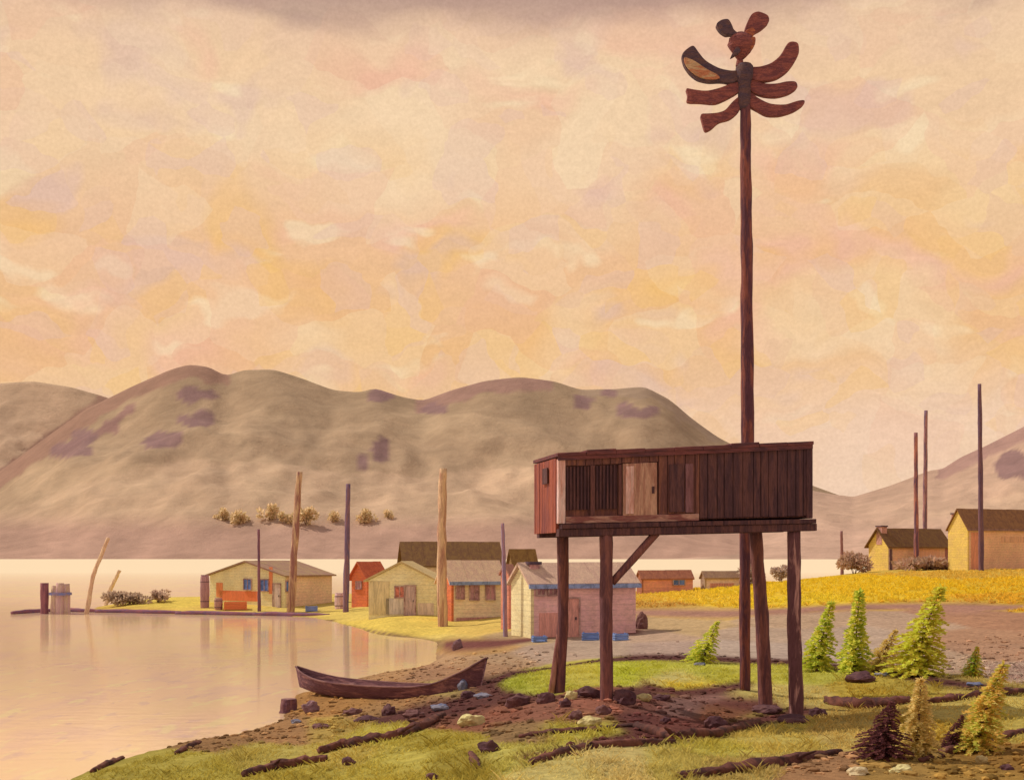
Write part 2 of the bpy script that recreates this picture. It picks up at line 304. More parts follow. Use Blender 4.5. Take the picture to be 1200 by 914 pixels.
NX, ND = 380, 400
pxs = np.linspace(-560, 1760, NX); dd = np.geomspace(5, 262, ND)
PX, DD = np.meshgrid(pxs, dd); PX = PX.ravel(); DD = DD.ravel(); ZZ = ground(PX, DD)
XX = (PX-600)*DD/F; PY = HZ+(EYE-ZZ)*F/DD
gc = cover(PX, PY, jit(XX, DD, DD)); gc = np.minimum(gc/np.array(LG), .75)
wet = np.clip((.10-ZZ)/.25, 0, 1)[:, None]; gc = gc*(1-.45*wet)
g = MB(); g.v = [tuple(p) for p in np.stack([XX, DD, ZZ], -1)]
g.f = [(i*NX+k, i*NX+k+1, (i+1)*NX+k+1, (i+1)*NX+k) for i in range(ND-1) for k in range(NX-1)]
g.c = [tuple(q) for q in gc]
g.build('ground', attr_mat('ground_soil_turf_and_shade', 5, .42, .8), smooth=True, kind='structure')

# ------------------------------------------------------------------ water
wm = bpy.data.materials.new('still_water_sky_tint'); wm.use_nodes = True; t = NT(wm.node_tree); t.n.clear()
v = t.new('ShaderNodeTexCoord').outputs['Object']
na = t.noise(t.mapping(v, (.10, .05, 1)), 1.0, 4, .6, .8); nb = t.noise(t.mapping(v, (.5, .22, 1)), 1.0, 5, .65, .6)
col = t.mix(t.ramp(na, [(.40, 0.0), (.62, 1.0)]), alb((240, 188, 146), LWA), alb((244, 200, 142), LWA))  # peach of the reflected sky put into the diffuse colour
col = t.mix(t.ramp(nb, [(.52, 0.0), (.62, .75)]), col, alb((226, 176, 150), LWA))
nc = t.noise(t.mapping(v, (1.3, .35, 1), (4, 2, 0)), 1.0, 3, .6, .3); col = t.mix(t.ramp(nc, [(.57, 0.0), (.64, .7)]), col, alb((248, 214, 150), LWA))
nd = t.noise(t.mapping(v, (1.0, .4, 1), (9, 5, 0)), 1.6, 3, .6, .3); col = t.mix(t.ramp(nd, [(.60, 0.0), (.68, .6)]), col, alb((206, 164, 150), LWA))
geo = t.new('ShaderNodeSeparateXYZ'); t.link(v, geo.inputs[0])
col = t.mix(t.ramp(t.math('DIVIDE', geo.outputs[1], 1000), [(.08, 0.0), (.30, 1.0)]), col, (.82, .73, .56))  # paler with distance, reflected sky again put into the colour
bd = t.new('ShaderNodeBump'); bd.inputs['Strength'].default_value = .16; bd.inputs['Distance'].default_value = .04
t.link(t.noise(t.mapping(v, (.8, 2.0, 1)), 1.2, 4, .6, .5), bd.inputs['Height'])
df = t.new('ShaderNodeBsdfDiffuse'); t.link(col, df.inputs[0])
gl = t.new('ShaderNodeBsdfGlossy'); gl.inputs['Roughness'].default_value = .06; gl.inputs['Color'].default_value = (1, .97, .93, 1); t.link(bd.outputs[0], gl.inputs['Normal'])
mx = t.new('ShaderNodeMixShader'); t.link(t.ramp(t.math('DIVIDE', geo.outputs[1], 1000), [(.03, .50), (.05, .68), (.09, .68), (.115, .50), (.30, .15)]), mx.inputs[0]); t.link(df.outputs[0], mx.inputs[1]); t.link(gl.outputs[0], mx.inputs[2])
o = t.new('ShaderNodeOutputMaterial'); t.link(mx.outputs[0], o.inputs[0])
q = MB(); q.add([(-9000, 3, 0), (9000, 3, 0), (9000, 9000, 0), (-9000, 9000, 0)], [(0, 1, 2, 3)])
q.build('water', wm, kind='structure')

# ------------------------------------------------------------------ hills across the water
HM = attr_mat('hill_scrub_and_haze', .022, .20, .38, st=(1, 1, 1), bd=16)
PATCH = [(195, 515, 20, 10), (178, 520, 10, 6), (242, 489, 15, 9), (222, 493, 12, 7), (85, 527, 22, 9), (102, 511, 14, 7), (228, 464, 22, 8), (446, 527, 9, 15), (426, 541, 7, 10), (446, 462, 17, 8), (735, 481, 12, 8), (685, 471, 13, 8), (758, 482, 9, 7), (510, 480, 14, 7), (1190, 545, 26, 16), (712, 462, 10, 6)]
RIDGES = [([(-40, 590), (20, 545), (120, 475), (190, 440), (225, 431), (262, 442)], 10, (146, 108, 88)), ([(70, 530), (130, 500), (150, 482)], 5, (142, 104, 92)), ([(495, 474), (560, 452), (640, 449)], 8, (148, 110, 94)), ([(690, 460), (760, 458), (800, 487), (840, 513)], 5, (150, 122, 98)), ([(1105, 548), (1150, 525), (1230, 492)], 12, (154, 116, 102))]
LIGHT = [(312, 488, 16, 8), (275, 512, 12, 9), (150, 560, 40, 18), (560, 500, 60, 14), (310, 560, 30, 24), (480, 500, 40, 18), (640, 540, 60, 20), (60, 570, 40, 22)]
HILLS = {}
def hill(name, prof, d0, dr, top, mid, low, seed, x0, x1, amp=.12):
    pr = np.array(prof, float); nx, nt = 420, 70
    cols = np.linspace(x0, x1, nx); ts = np.concatenate([np.linspace(0, 1, nt), np.linspace(1.03, 1.8, 14)])
    rp = np.interp(cols, pr[:, 0], pr[:, 1]); k = np.array([1, 2, 1])/4; rp = np.convolve(np.pad(rp, 1, 'edge'), k, 'valid')
    mb = MB()
    for tt in ts:
        d = d0+(dr-d0)*tt
        for cx, r in zip(cols, rp):
            hr = max(0, (HZ-r)*dr/F+EYE); x = (cx-600)*d/F
            s = tt if tt <= 1 else max(0, 1-(tt-1)*1.1)
            n = noise.ridged_multi_fractal(Vector((x*.0022+seed, d*.0016, seed)), .9, 2.1, 5, 1.0, 2.0)
            n2 = noise.fractal(Vector((x*.012, d*.006, seed)), .9, 2, 4)
            rg = noise.ridged_multi_fractal(Vector((x*.007+n2*.5, d*.0025, seed+3)), .9, 2.0, 4, 1.0, 2.0)
            h = hr*(.30*s+.70*s**1.5)+(rg-1.0)*8*math.sin(math.pi*min(s, 1))*min(1, s*4)*(hr/300)+hr*amp*(n-1.1)*math.sin(math.pi*min(s, 1))**1.0+n2*5*math.sin(math.pi*min(s, 1)*.92+.12)*min(1, s*6)
            if tt == 0: h = -3
            py = HZ+(EYE-h)*F/d
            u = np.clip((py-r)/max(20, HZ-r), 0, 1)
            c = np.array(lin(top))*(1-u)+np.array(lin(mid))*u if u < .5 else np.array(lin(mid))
            if py > 600: f = min(1, (py-600)/22); c = c*(1-f)+np.array(lin(low))*f  # pinker haze at the hill foot put into the base colour
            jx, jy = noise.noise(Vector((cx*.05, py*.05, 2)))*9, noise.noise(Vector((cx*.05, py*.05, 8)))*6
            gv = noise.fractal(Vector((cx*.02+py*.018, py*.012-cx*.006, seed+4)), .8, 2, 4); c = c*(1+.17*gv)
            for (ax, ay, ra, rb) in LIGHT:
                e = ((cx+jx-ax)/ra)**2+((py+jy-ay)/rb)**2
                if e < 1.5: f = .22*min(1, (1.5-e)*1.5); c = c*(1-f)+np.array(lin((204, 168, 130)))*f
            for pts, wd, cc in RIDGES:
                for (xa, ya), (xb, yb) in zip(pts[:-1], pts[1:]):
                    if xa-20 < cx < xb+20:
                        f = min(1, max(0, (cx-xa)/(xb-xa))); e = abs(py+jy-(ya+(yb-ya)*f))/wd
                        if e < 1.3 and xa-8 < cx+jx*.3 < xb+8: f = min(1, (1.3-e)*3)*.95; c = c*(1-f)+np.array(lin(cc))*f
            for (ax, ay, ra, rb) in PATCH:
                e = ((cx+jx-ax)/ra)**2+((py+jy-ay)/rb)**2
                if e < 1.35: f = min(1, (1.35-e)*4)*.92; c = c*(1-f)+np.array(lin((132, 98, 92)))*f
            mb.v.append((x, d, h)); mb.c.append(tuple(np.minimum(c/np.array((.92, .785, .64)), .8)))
    for i in range(len(ts)-1):
        for kx in range(nx-1): mb.f.append((i*nx+kx, i*nx+kx+1, (i+1)*nx+kx+1, (i+1)*nx+kx))
    HILLS[name] = (np.array(mb.v).reshape(len(ts), nx, 3), cols, d0, dr, nt)
    return mb.build(name, HM, smooth=True, kind='structure')
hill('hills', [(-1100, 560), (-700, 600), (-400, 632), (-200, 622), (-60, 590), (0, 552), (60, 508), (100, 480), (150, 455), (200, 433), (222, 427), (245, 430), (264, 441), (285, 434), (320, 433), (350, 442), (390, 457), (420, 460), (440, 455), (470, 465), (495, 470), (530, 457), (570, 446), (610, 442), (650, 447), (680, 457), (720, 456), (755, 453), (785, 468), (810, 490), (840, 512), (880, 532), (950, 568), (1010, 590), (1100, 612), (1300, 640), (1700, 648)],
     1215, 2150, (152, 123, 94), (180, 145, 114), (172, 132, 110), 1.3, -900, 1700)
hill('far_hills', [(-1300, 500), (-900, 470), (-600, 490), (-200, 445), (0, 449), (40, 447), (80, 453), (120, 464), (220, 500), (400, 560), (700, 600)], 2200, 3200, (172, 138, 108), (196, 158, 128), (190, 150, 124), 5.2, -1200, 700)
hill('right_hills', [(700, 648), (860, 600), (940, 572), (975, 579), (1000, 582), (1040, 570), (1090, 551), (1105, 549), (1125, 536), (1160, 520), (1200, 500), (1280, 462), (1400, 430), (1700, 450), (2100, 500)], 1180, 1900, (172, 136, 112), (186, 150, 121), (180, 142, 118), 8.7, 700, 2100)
def on_hill(px, py):
    V, cols, d0, dr, nt = HILLS['hills']; j = int(np.argmin(abs(cols-px))); c = V[:nt, j]
    row = HZ+(EYE-c[:, 2])*F/c[:, 1]; k = max(1, int(np.argmax(row <= py))); p = c[k]
    return Vector(((px-600)*p[1]/F, p[1], p[2]-1))

# ------------------------------------------------------------------ foliage builders
def leaf_mat(name, c1, c2, L=(.36, .38, .24)):
    m = bpy.data.materials.new(name); m.use_nodes = True; t = NT(m.node_tree); t.n.clear()
    gm = t.new('ShaderNodeNewGeometry').outputs['Random Per Island']
    v = t.new('ShaderNodeTexCoord').outputs['Object']
    f = t.math('ADD', t.math('MULTIPLY', gm, .35), t.math('MULTIPLY', t.noise(v, 3.5, 3), .65))
    col = t.mix(t.ramp(f, [(.36, 0.0), (.60, 1.0)]), alb(c1, L), alb(c2, L))
    col = t.mix(1.0, col, t.ramp(gm, [(0, .72), (1, 1.2)]), 'MULTIPLY')
    d1 = t.new('ShaderNodeBsdfDiffuse'); t.link(col, d1.inputs[0]);  d2 = t.new('ShaderNodeBsdfTranslucent'); t.link(col, d2.inputs[0])
    mx = t.new('ShaderNodeMixShader'); mx.inputs[0].default_value = .48; t.link(d1.outputs[0], mx.inputs[1]); t.link(d2.outputs[0], mx.inputs[2])
    o = t.new('ShaderNodeOutputMaterial'); t.link(mx.outputs[0], o.inputs[0]); return m
def leaf(mb, p, d, ln, wd, rnd):
    d = d.normalized(); s = d.cross(Vector((rnd.uniform(-1, 1), rnd.uniform(-1, 1), rnd.uniform(-1, 1)))).normalized()*wd
    mb.add([p-s*.5, p+d*ln*.5-s, p+d*ln, p+d*ln*.5+s, p+s*.5], [(0, 1, 2, 3, 4)])
BARK = wood('sapling_bark', (104, 70, 52), (70, 44, 38), LW)
def spruce(px, py, top, half, label, c1, c2, lean=0.0, seed=1, left=1.0, right=1.0, group='young spruces on the shore'):
    rnd = random.Random(seed); p0 = on_ground(px, py); h = (py-top)*p0.y/F; r0 = half*1.3*p0.y/F
    root = thing('spruce_sapling', label, 'spruce sapling', p0, 0, group)
    bend = lambda f: Vector((lean*h*f**1.4, 0, h*f))
    tr = MB(); tr.tube([bend(f)+Vector((0, 0, -.1 if f == 0 else 0)) for f in (0, .3, .6, .85, 1)], [.035*h**.5+.006, .027, .018, .01, .004], 7, .1, 2, seed); tr.build('trunk', BARK, root)
    cr = MB(); lv = 19
    for i in range(lv):
        f = .05+.93*i/(lv-1); rr = r0*(1-f)**.85*rnd.uniform(.8, 1.12)+.03*r0
        nb = max(4, int(11*(1-f))+3); off = rnd.random()*6
        for b in range(nb):
            if rnd.random() < .14: continue
            a = off+2*math.pi*b/nb+rnd.uniform(-.25, .25); dr = Vector((math.cos(a), math.sin(a), 0))
            ln = rr*rnd.uniform(.72, 1.15)*(right if dr.x > 0 else left); base = bend(f)
            k = max(4, int(ln/h*34)+3)
            for q_ in range(k):
                u = (q_+.3)/k; pt = base+dr*ln*u+Vector((0, 0, h*(.05*u-.10*u*u)))
                sz = h*rnd.uniform(.032, .055)*(1-.35*u)
                for sd in (-1, 0, 1):
                    dv_ = dr*.8+dr.cross(Vector((0, 0, 1)))*sd*.9+Vector((rnd.uniform(-.2, .2), rnd.uniform(-.2, .2), rnd.uniform(-.25, .45)))
                    leaf(cr, pt, dv_, sz*1.75, sz*.36, rnd)
    for q_ in range(16): leaf(cr, bend(rnd.uniform(.86, 1)), Vector((rnd.uniform(-.6, .6), rnd.uniform(-.6, .6), 1)), h*.06, h*.012, rnd)
    cr.build('crown', leaf_mat(label[:40]+' needles', c1, c2), root)
def bush(name, label, cat, p0, w_, h_, c1, c2, seed, group=None, n=900, trunk=.12, lsz=.09, fl=(0, 0, 0)):
    rnd = random.Random(seed); root = thing(name, label, cat, p0, 0, group)
    tr = MB()
    for k in range(4):
        a = k*1.6+seed; tr.tube([(math.cos(a)*.03*w_, math.sin(a)*.03*w_, -.1), (math.cos(a)*w_*.12, math.sin(a)*w_*.12, h_*.3), (math.cos(a)*w_*.26, math.sin(a)*w_*.26, h_*.66)], [trunk*.35, trunk*.25, trunk*.08], 6)
    tr.build('trunk' if cat == 'tree' else 'stem', BARK, root)
    cr = MB(); cl = [(rnd.gauss(0, .24)*w_, rnd.gauss(0, .2)*w_, h_*rnd.uniform(.25, .82), rnd.uniform(.14, .26)) for _ in range(11)]
    for i in range(n):
        cx, cy, cz, cr_ = rnd.choice(cl); d = Vector((rnd.gauss(0, 1), rnd.gauss(0, 1), rnd.gauss(0, 1))).normalized()
        pt = Vector((cx, cy, cz))+Vector((d.x*w_, d.y*w_, d.z*h_))*cr_*rnd.uniform(.6, 1.05)
        if pt.z < .02*h_: pt.z = rnd.uniform(.02, .2)*h_
        leaf(cr, pt, d+Vector((0, 0, .3)), w_*lsz*rnd.uniform(.7, 1.3), w_*lsz*.3, rnd)
    cr.build('crown' if cat == 'tree' else 'foliage', leaf_mat(label[:40]+' leaves', c1, c2, (.50, .38, .25) if cat != 'tree' else (.40, .31, .22)), root)

# leafy tree shapes built in place of the far yellow lights
for i, (px, py, s, wd) in enumerate([(260, 607, 12, 'leftmost of the pale yellow trees on the far hillside'), (281, 606, 15, 'large round yellow tree second from the left on far hillside'), (317, 606, 16, 'pale yellow tree seen just left of the tall brown pole'), (335, 607, 12, 'small yellow tree touching the tall brown pole on its left'),  # each a tree shape standing in for a far yellow light
                                      (359, 607, 18, 'largest yellow tree, just right of the tall brown pole'), (390, 607, 11, 'small yellow tree between the brown and blue-black poles'), (428, 607, 15, 'yellow tree on the far hill just right of the blue-black pole'), (456, 606, 9, 'rightmost and faintest of the pale yellow far trees')]):  # these too are tree shapes standing in for far yellow lights
    p = on_hill(px, py+s*.5); k = p.y/F
    bush('far_light_tree', wd, 'tree', p, s*k*1.15, s*k*1.1, (228, 188, 124), (212, 172, 126), i+40, 'row of tree shapes standing in for far yellow lights', 420, 1.2, .22)

# ------------------------------------------------------------------ totem pole with carved bird
TD = 28.0; kk = TD/F; tb = on_ground(874, 808); TD = tb.y; kk = TD/F
totem = thing('totem_pole', 'tall brown totem pole topped by carved bird with spread wings', 'totem pole', tb)
PW = wood('pole_weathered', (112, 58, 42), (74, 40, 40), LW, thr=(.4, .55))
CR = wood('carving_red_brown', (118, 60, 46), (92, 46, 40), LW, st=(1.2, 3, 5), scale=2.6, var=.5); CD = wood('carving_dark', (66, 46, 46), (84, 54, 44), LW, st=(1.2, 3, 5), var=.5); CT = wood('carving_tan', (158, 116, 74), (150, 84, 50), LW, st=(1.2, 3, 5), var=.5)
CO = wood('carving_orange_brown', (142, 74, 42), (112, 54, 40), LW, st=(1.2, 3, 5), var=.5)
def tp(px, py): return ((px-874)*kk, (EYE+(HZ-py)*kk)-tb.z)
p_ = [(873, 815), (873, 620), (876, 515), (875, 300), (873.5, 120), (872, 92)]
MB().tube([(tp(*a)[0], 0, tp(*a)[1]) for a in p_], [.125, .13, .15, .135, .12, .12], 12, .10, 14, 3).build('pole', PW, totem, smooth=True)
def carve(name, pts, th, mat, y=0, parent=totem, bev=.025):
    q_ = [tp(*a) for a in pts]
    q_ = [((1-f)*a[0]+f*b[0], (1-f)*a[1]+f*b[1]) for a, b in zip(q_, q_[1:]+q_[:1]) for f in (.2, .8)]
    q_ = [((1-f)*a[0]+f*b[0], (1-f)*a[1]+f*b[1]) for a, b in zip(q_, q_[1:]+q_[:1]) for f in (.25, .75)]
    return MB().prism(q_, y-th/2, y+th/2).build(name, mat, parent, bevel=bev)
MB().tube([(tp(872, a)[0], -.02, tp(872, a)[1]) for a in (129, 122, 100, 92, 80, 76)], [.11, .14, .15, .21, .20, .14], 12, .06, 2, 5).build('body', CD, totem, smooth=True)
wl = carve('wing', [(869, 83), (858, 85), (842, 82), (826, 73), (818, 63), (812, 54), (803, 60), (798, 66), (801, 78), (808, 88), (817, 95), (830, 98), (846, 97), (858, 100), (869, 92)], .17, CD); wl['label'] = 'upper wing with tan inner panel and dark leading edge'
carve('feather_panel', [(800, 69), (812, 73), (826, 83), (840, 90), (844, 95), (830, 96), (818, 93), (808, 86), (802, 78)], .06, CT, -.10, wl, .012)
carve('wing', [(876, 80), (890, 80), (903, 76), (914, 67), (923, 50), (935, 51), (936, 64), (930, 76), (922, 86), (910, 94), (896, 97), (884, 96), (876, 92)], .17, CR)
carve('wing', [(868, 96), (856, 99), (844, 104), (828, 108), (812, 106), (803, 104), (806, 112), (804, 121), (820, 121), (838, 123), (850, 118), (868, 108)], .15, CR, .02)
carve('wing', [(878, 92), (895, 99), (910, 99), (922, 96), (933, 96), (935, 104), (925, 111), (910, 115), (895, 114), (878, 108)], .15, CR, .03)
carve('wing', [(868, 112), (858, 120), (850, 130), (842, 133), (830, 134), (820, 134), (823, 146), (826, 156), (834, 152), (842, 144), (856, 141), (868, 130)], .14, CR, .02)
carve('wing', [(878, 108), (888, 116), (902, 123), (920, 124), (934, 119), (943, 118), (942, 124), (930, 132), (914, 137), (898, 137), (886, 130), (878, 126)], .14, CR, .02)
MB().tube([(tp(867, a)[0], 0, tp(867, a)[1]) for a in (78, 70, 65)], [.10, .07, .10], 8).build('neck', CR, totem)
hd = MB(); hd.tube([(tp(x, a)[0], -.02, tp(x, a)[1]) for x, a in ((867, 69), (868, 62), (868, 54), (868, 46), (868, 41))], [.10, .22, .29, .26, .15], 12, .08, 2, 9); hd = hd.build('head', CR, totem, smooth=True)
carve('cheek', [(877, 48), (884, 47), (883, 58), (877, 62)], .2, CO, -.1, hd, .02)
carve('beak', [(862, 60), (866, 66), (860, 70), (853, 74), (857, 66)], .14, CD, -.22)
carve('ear', [(861, 44), (856, 42), (850, 43), (843, 38), (838, 30), (845, 25), (853, 24), (857, 31), (859, 37), (866, 42)], .18, CD, .0)
carve('ear', [(868, 44), (872, 38), (874, 30), (880, 18), (888, 15), (900, 20), (901, 28), (892, 36), (884, 40), (878, 46)], .18, CR, .0)
carve('ear_base', [(872, 46), (872, 39), (881, 34), (885, 40), (878, 47)], .2, CO, -.02, hd, .02)

# ------------------------------------------------------------------ cabin on stilts
HD = 23.5; yaw = R(13); LX, WY = 5.2, 1.8
fl = Vector(((655-600)*HD/F, HD, 0)); ex = Vector((math.cos(yaw), math.sin(yaw), 0)); ey = Vector((-math.sin(yaw), math.cos(yaw), 0))
cen = fl+ex*LX/2+ey*WY/2; hz0 = gz(600+cen.x*F/cen.y, cen.y)
hut = thing('stilt_cabin', 'dark brown plank cabin raised on tall wooden stilts', 'cabin', (cen.x, cen.y, hz0), yaw)
DB = wood('cabin_dark_plank', (86, 49, 40), (108, 62, 44), LW, thr=(.45, .62)); DR = wood('cabin_red_brown', (132, 63, 41), (104, 51, 42), LW)
DX = wood('cabin_darkest', (64, 38, 36), (84, 49, 41), LW); DT = wood('cabin_tan_door', (160, 112, 82), (134, 84, 62), LW); DP = wood('cabin_pale_post', (206, 158, 132), (170, 112, 88), LW)
DM = wood('cabin_roof_edge', (98, 50, 42), (70, 40, 38), LW, st=(.5, 4, 4)); DS = wood('cabin_sill', (152, 104, 80), (112, 62, 50), LW, st=(.6, 4, 4), thr=(.42, .55)); LEGM = wood('cabin_leg', (84, 48, 44), (112, 64, 50), LW)
def hp(x, y, f, dz=0):                      # local point; f=0 platform top, 1 roof underside; both slope as the old cabin leans
    zb = 4.79+.026*x; zt = 6.08+.064*x
    return Vector((x-LX/2, y-WY/2, zb+(zt-zb)*f+dz-hz0))
def hbox(mb, x0, x1, y0, y1, f0, f1, d0=0, d1=0):
    mb.hexa([hp(x0, y0, f0, d0), hp(x1, y0, f0, d0), hp(x1, y1, f0, d0), hp(x0, y1, f0, d0), hp(x0, y0, f1, d1), hp(x1, y0, f1, d1), hp(x1, y1, f1, d1), hp(x0, y1, f1, d1)]); return mb
hx = lambda px: (px-655)/295*LX
def planks(x0, x1, y, f0, f1, wd=.17, jitter=.02):
    mb = MB(); x = x0; 
    while x < x1-.02:
        xe = min(x1, x+wd*random.uniform(.75, 1.25)); e = random.uniform(0, jitter)
        hbox(mb, x+.006, xe-.006, y-e, y+.05, f0+random.uniform(0, .01), f1-random.uniform(0, .015)); x = xe
    return mb
rp = planks(hx(816), LX, 0, .03, .97, .19); rp.build('front_wall', DX, hut, bevel=.004)['label'] = 'near black boards on the right half of the front'
pl = planks(hx(768), hx(816), 0, .10, .97, .19); planks_ = planks(hx(662), hx(768), 0, .84, .97, .2); pl.add(planks_.v, planks_.f); pl2 = planks(hx(690), hx(696), 0, .1, .84); pl.add(pl2.v, pl2.f); pl3 = planks(hx(722), hx(726), 0, .1, .84); pl.add(pl3.v, pl3.f)
hbox(pl, .03, LX-.03, .06, .10, .02, .98); pl.build('front_wall', DB, hut, bevel=.004)
for a, b in ((663, 689), (696.5, 721.5)):
    mb = MB(); x0, x1 = hx(a), hx(b); hbox(mb, x0, x1, .035, .058, .2, .83); x = x0
    while x < x1-.03: hbox(mb, x+.008, x+.04, .0, .034, .2, .83); x += .07
    mb.build('shutter', DX, hut)
dr = hbox(MB(), hx(727), hx(766), -.03, .05, .05, .84).build('door', DT, hut, bevel=.006)
hbox(MB(), hx(730), hx(739), -.045, -.031, .12, .80).build('pale_board', DP, dr); hbox(MB(), hx(760), hx(762.5), -.06, -.031, .40, .50).build('handle', DX, dr)
mb = MB(); hbox(mb, hx(799), hx(808), -.035, -.022, .12, .80); mb.build('pale_batten', wood('cabin_batten', (112, 70, 64), (92, 54, 48), LW), hut)
mb = MB(); hbox(mb, hx(780), hx(797), -.05, -.022, .13, .80); mb.build('boarded_window', DX, hut)
hbox(MB(), -.02, hx(662), -.03, .10, .0, .95).build('corner_post', DP, hut, bevel=.01)
hbox(MB(), LX-.1, LX+.03, -.03, .1, .0, .98).build('corner_post', DX, hut, bevel=.01)
hbox(MB(), hx(662.5), hx(815), -.035, .05, .0, .10).build('sill', DS, hut, bevel=.008)
ew = MB(); y = .1
while y < WY-.02:
    ye = min(WY, y+random.uniform(.16, .24)); hbox(ew, -.03-random.uniform(0, .02), .03, y+.006, ye-.006, -.13, .97); y = ye
ew = ew.build('end_wall', DR, hut, bevel=.004)
hbox(MB(), -.075, -.052, .62, .98, .62, .86).build('window', DX, ew)
rw = MB(); hbox(rw, LX-.05, LX, .1, WY, 0, .98); hbox(rw, .03, LX-.05, WY-.05, WY, 0, .98); rw.build('rear_wall', DB, hut)
rf = MB(); n = 9
for i in range(n):
    a, b = -.06+(LX+.12)*i/n, -.06+(LX+.12)*(i+1)/n; e = random.uniform(0, .02)
    hbox(rf, max(a, -.045), min(b-.004, LX+.035), -.055-e, WY+.05, .985, .985, 0, .085+random.uniform(-.018, .018))
rf.build('roof', DM, hut, bevel=.008)
hbox(MB(), -.03, LX+.02, -.052, -.022, .93, .984).build('fascia', DM, hut)
pf = MB()
for i in range(8): hbox(pf, .03+(LX+.05)*i/8, .03+(LX+.05)*(i+1)/8-.008, -.10, WY+.05, 0, 0, -.10, -.012)
pf.build('floor', DX, hut, bevel=.006)
for y in (.05, WY-.25): hbox(MB(), -.02, LX+.10, y-.12, y+.10, 0, 0, -.25, -.103).build('floor_beam', DX, hut, bevel=.01)
def leg(ax, ay, bpx, bpy, r0, r1, d, mat=LEGM, mid=None, seed=0, top=-.2):
    tpt = hp(ax, ay, 0, top); bx = (bpx-600)*d/F; bz = EYE+(HZ-bpy)*d/F-.15
    wv_ = Vector((bx, d, bz))-Vector((cen.x, cen.y, hz0)); lb = Vector((wv_.dot(ex), wv_.dot(ey), wv_.z))
    pts = [lb, lb.lerp(tpt, .5)+Vector(mid or (0, 0, 0)), tpt]
    return MB().tube(pts, [r0, (r0+r1)/2, r1], 10, .09, 9, seed).build('leg', mat, hut, smooth=True)
leg(hx(709), .06, 711, 822, .125, .13, 23.7, seed=1)
leg(hx(932), .10, 934, 848, .15, .13, 24.6, seed=2, mid=(-.03, 0, 0), mat=wood('cabin_leg_pale', (84, 48, 44), (150, 100, 82), LW, thr=(.52, .62)))
leg(hx(684), WY-.2, 655, 813, .115, .12, 25.3, seed=3, mid=(.05, 0, 0))
leg(hx(923), WY-.2, 898, 832, .15, .14, 26.3, seed=4, mid=(.03, 0, 0))
tpt = hp(hx(767), .06, 0, -.22); MB().tube([hp(hx(716), .06, 0, -1.15), tpt], [.075, .085], 8, .06, 6, 5).build('brace', LEGM, hut, smooth=True)
wv_ = Vector(((645-600)*25.2/F, 25.2, EYE+(HZ-811)*25.2/F-.1))-Vector((cen.x, cen.y, hz0)); lb = Vector((wv_.dot(ex), wv_.dot(ey), wv_.z))
MB().tube([lb, lb+Vector((.28, 0, 1.9))], [.07, .05], 8, .06, 6, 6).build('prop', wood('cabin_prop', (150, 96, 72), (110, 62, 50), LW), hut, smooth=True)

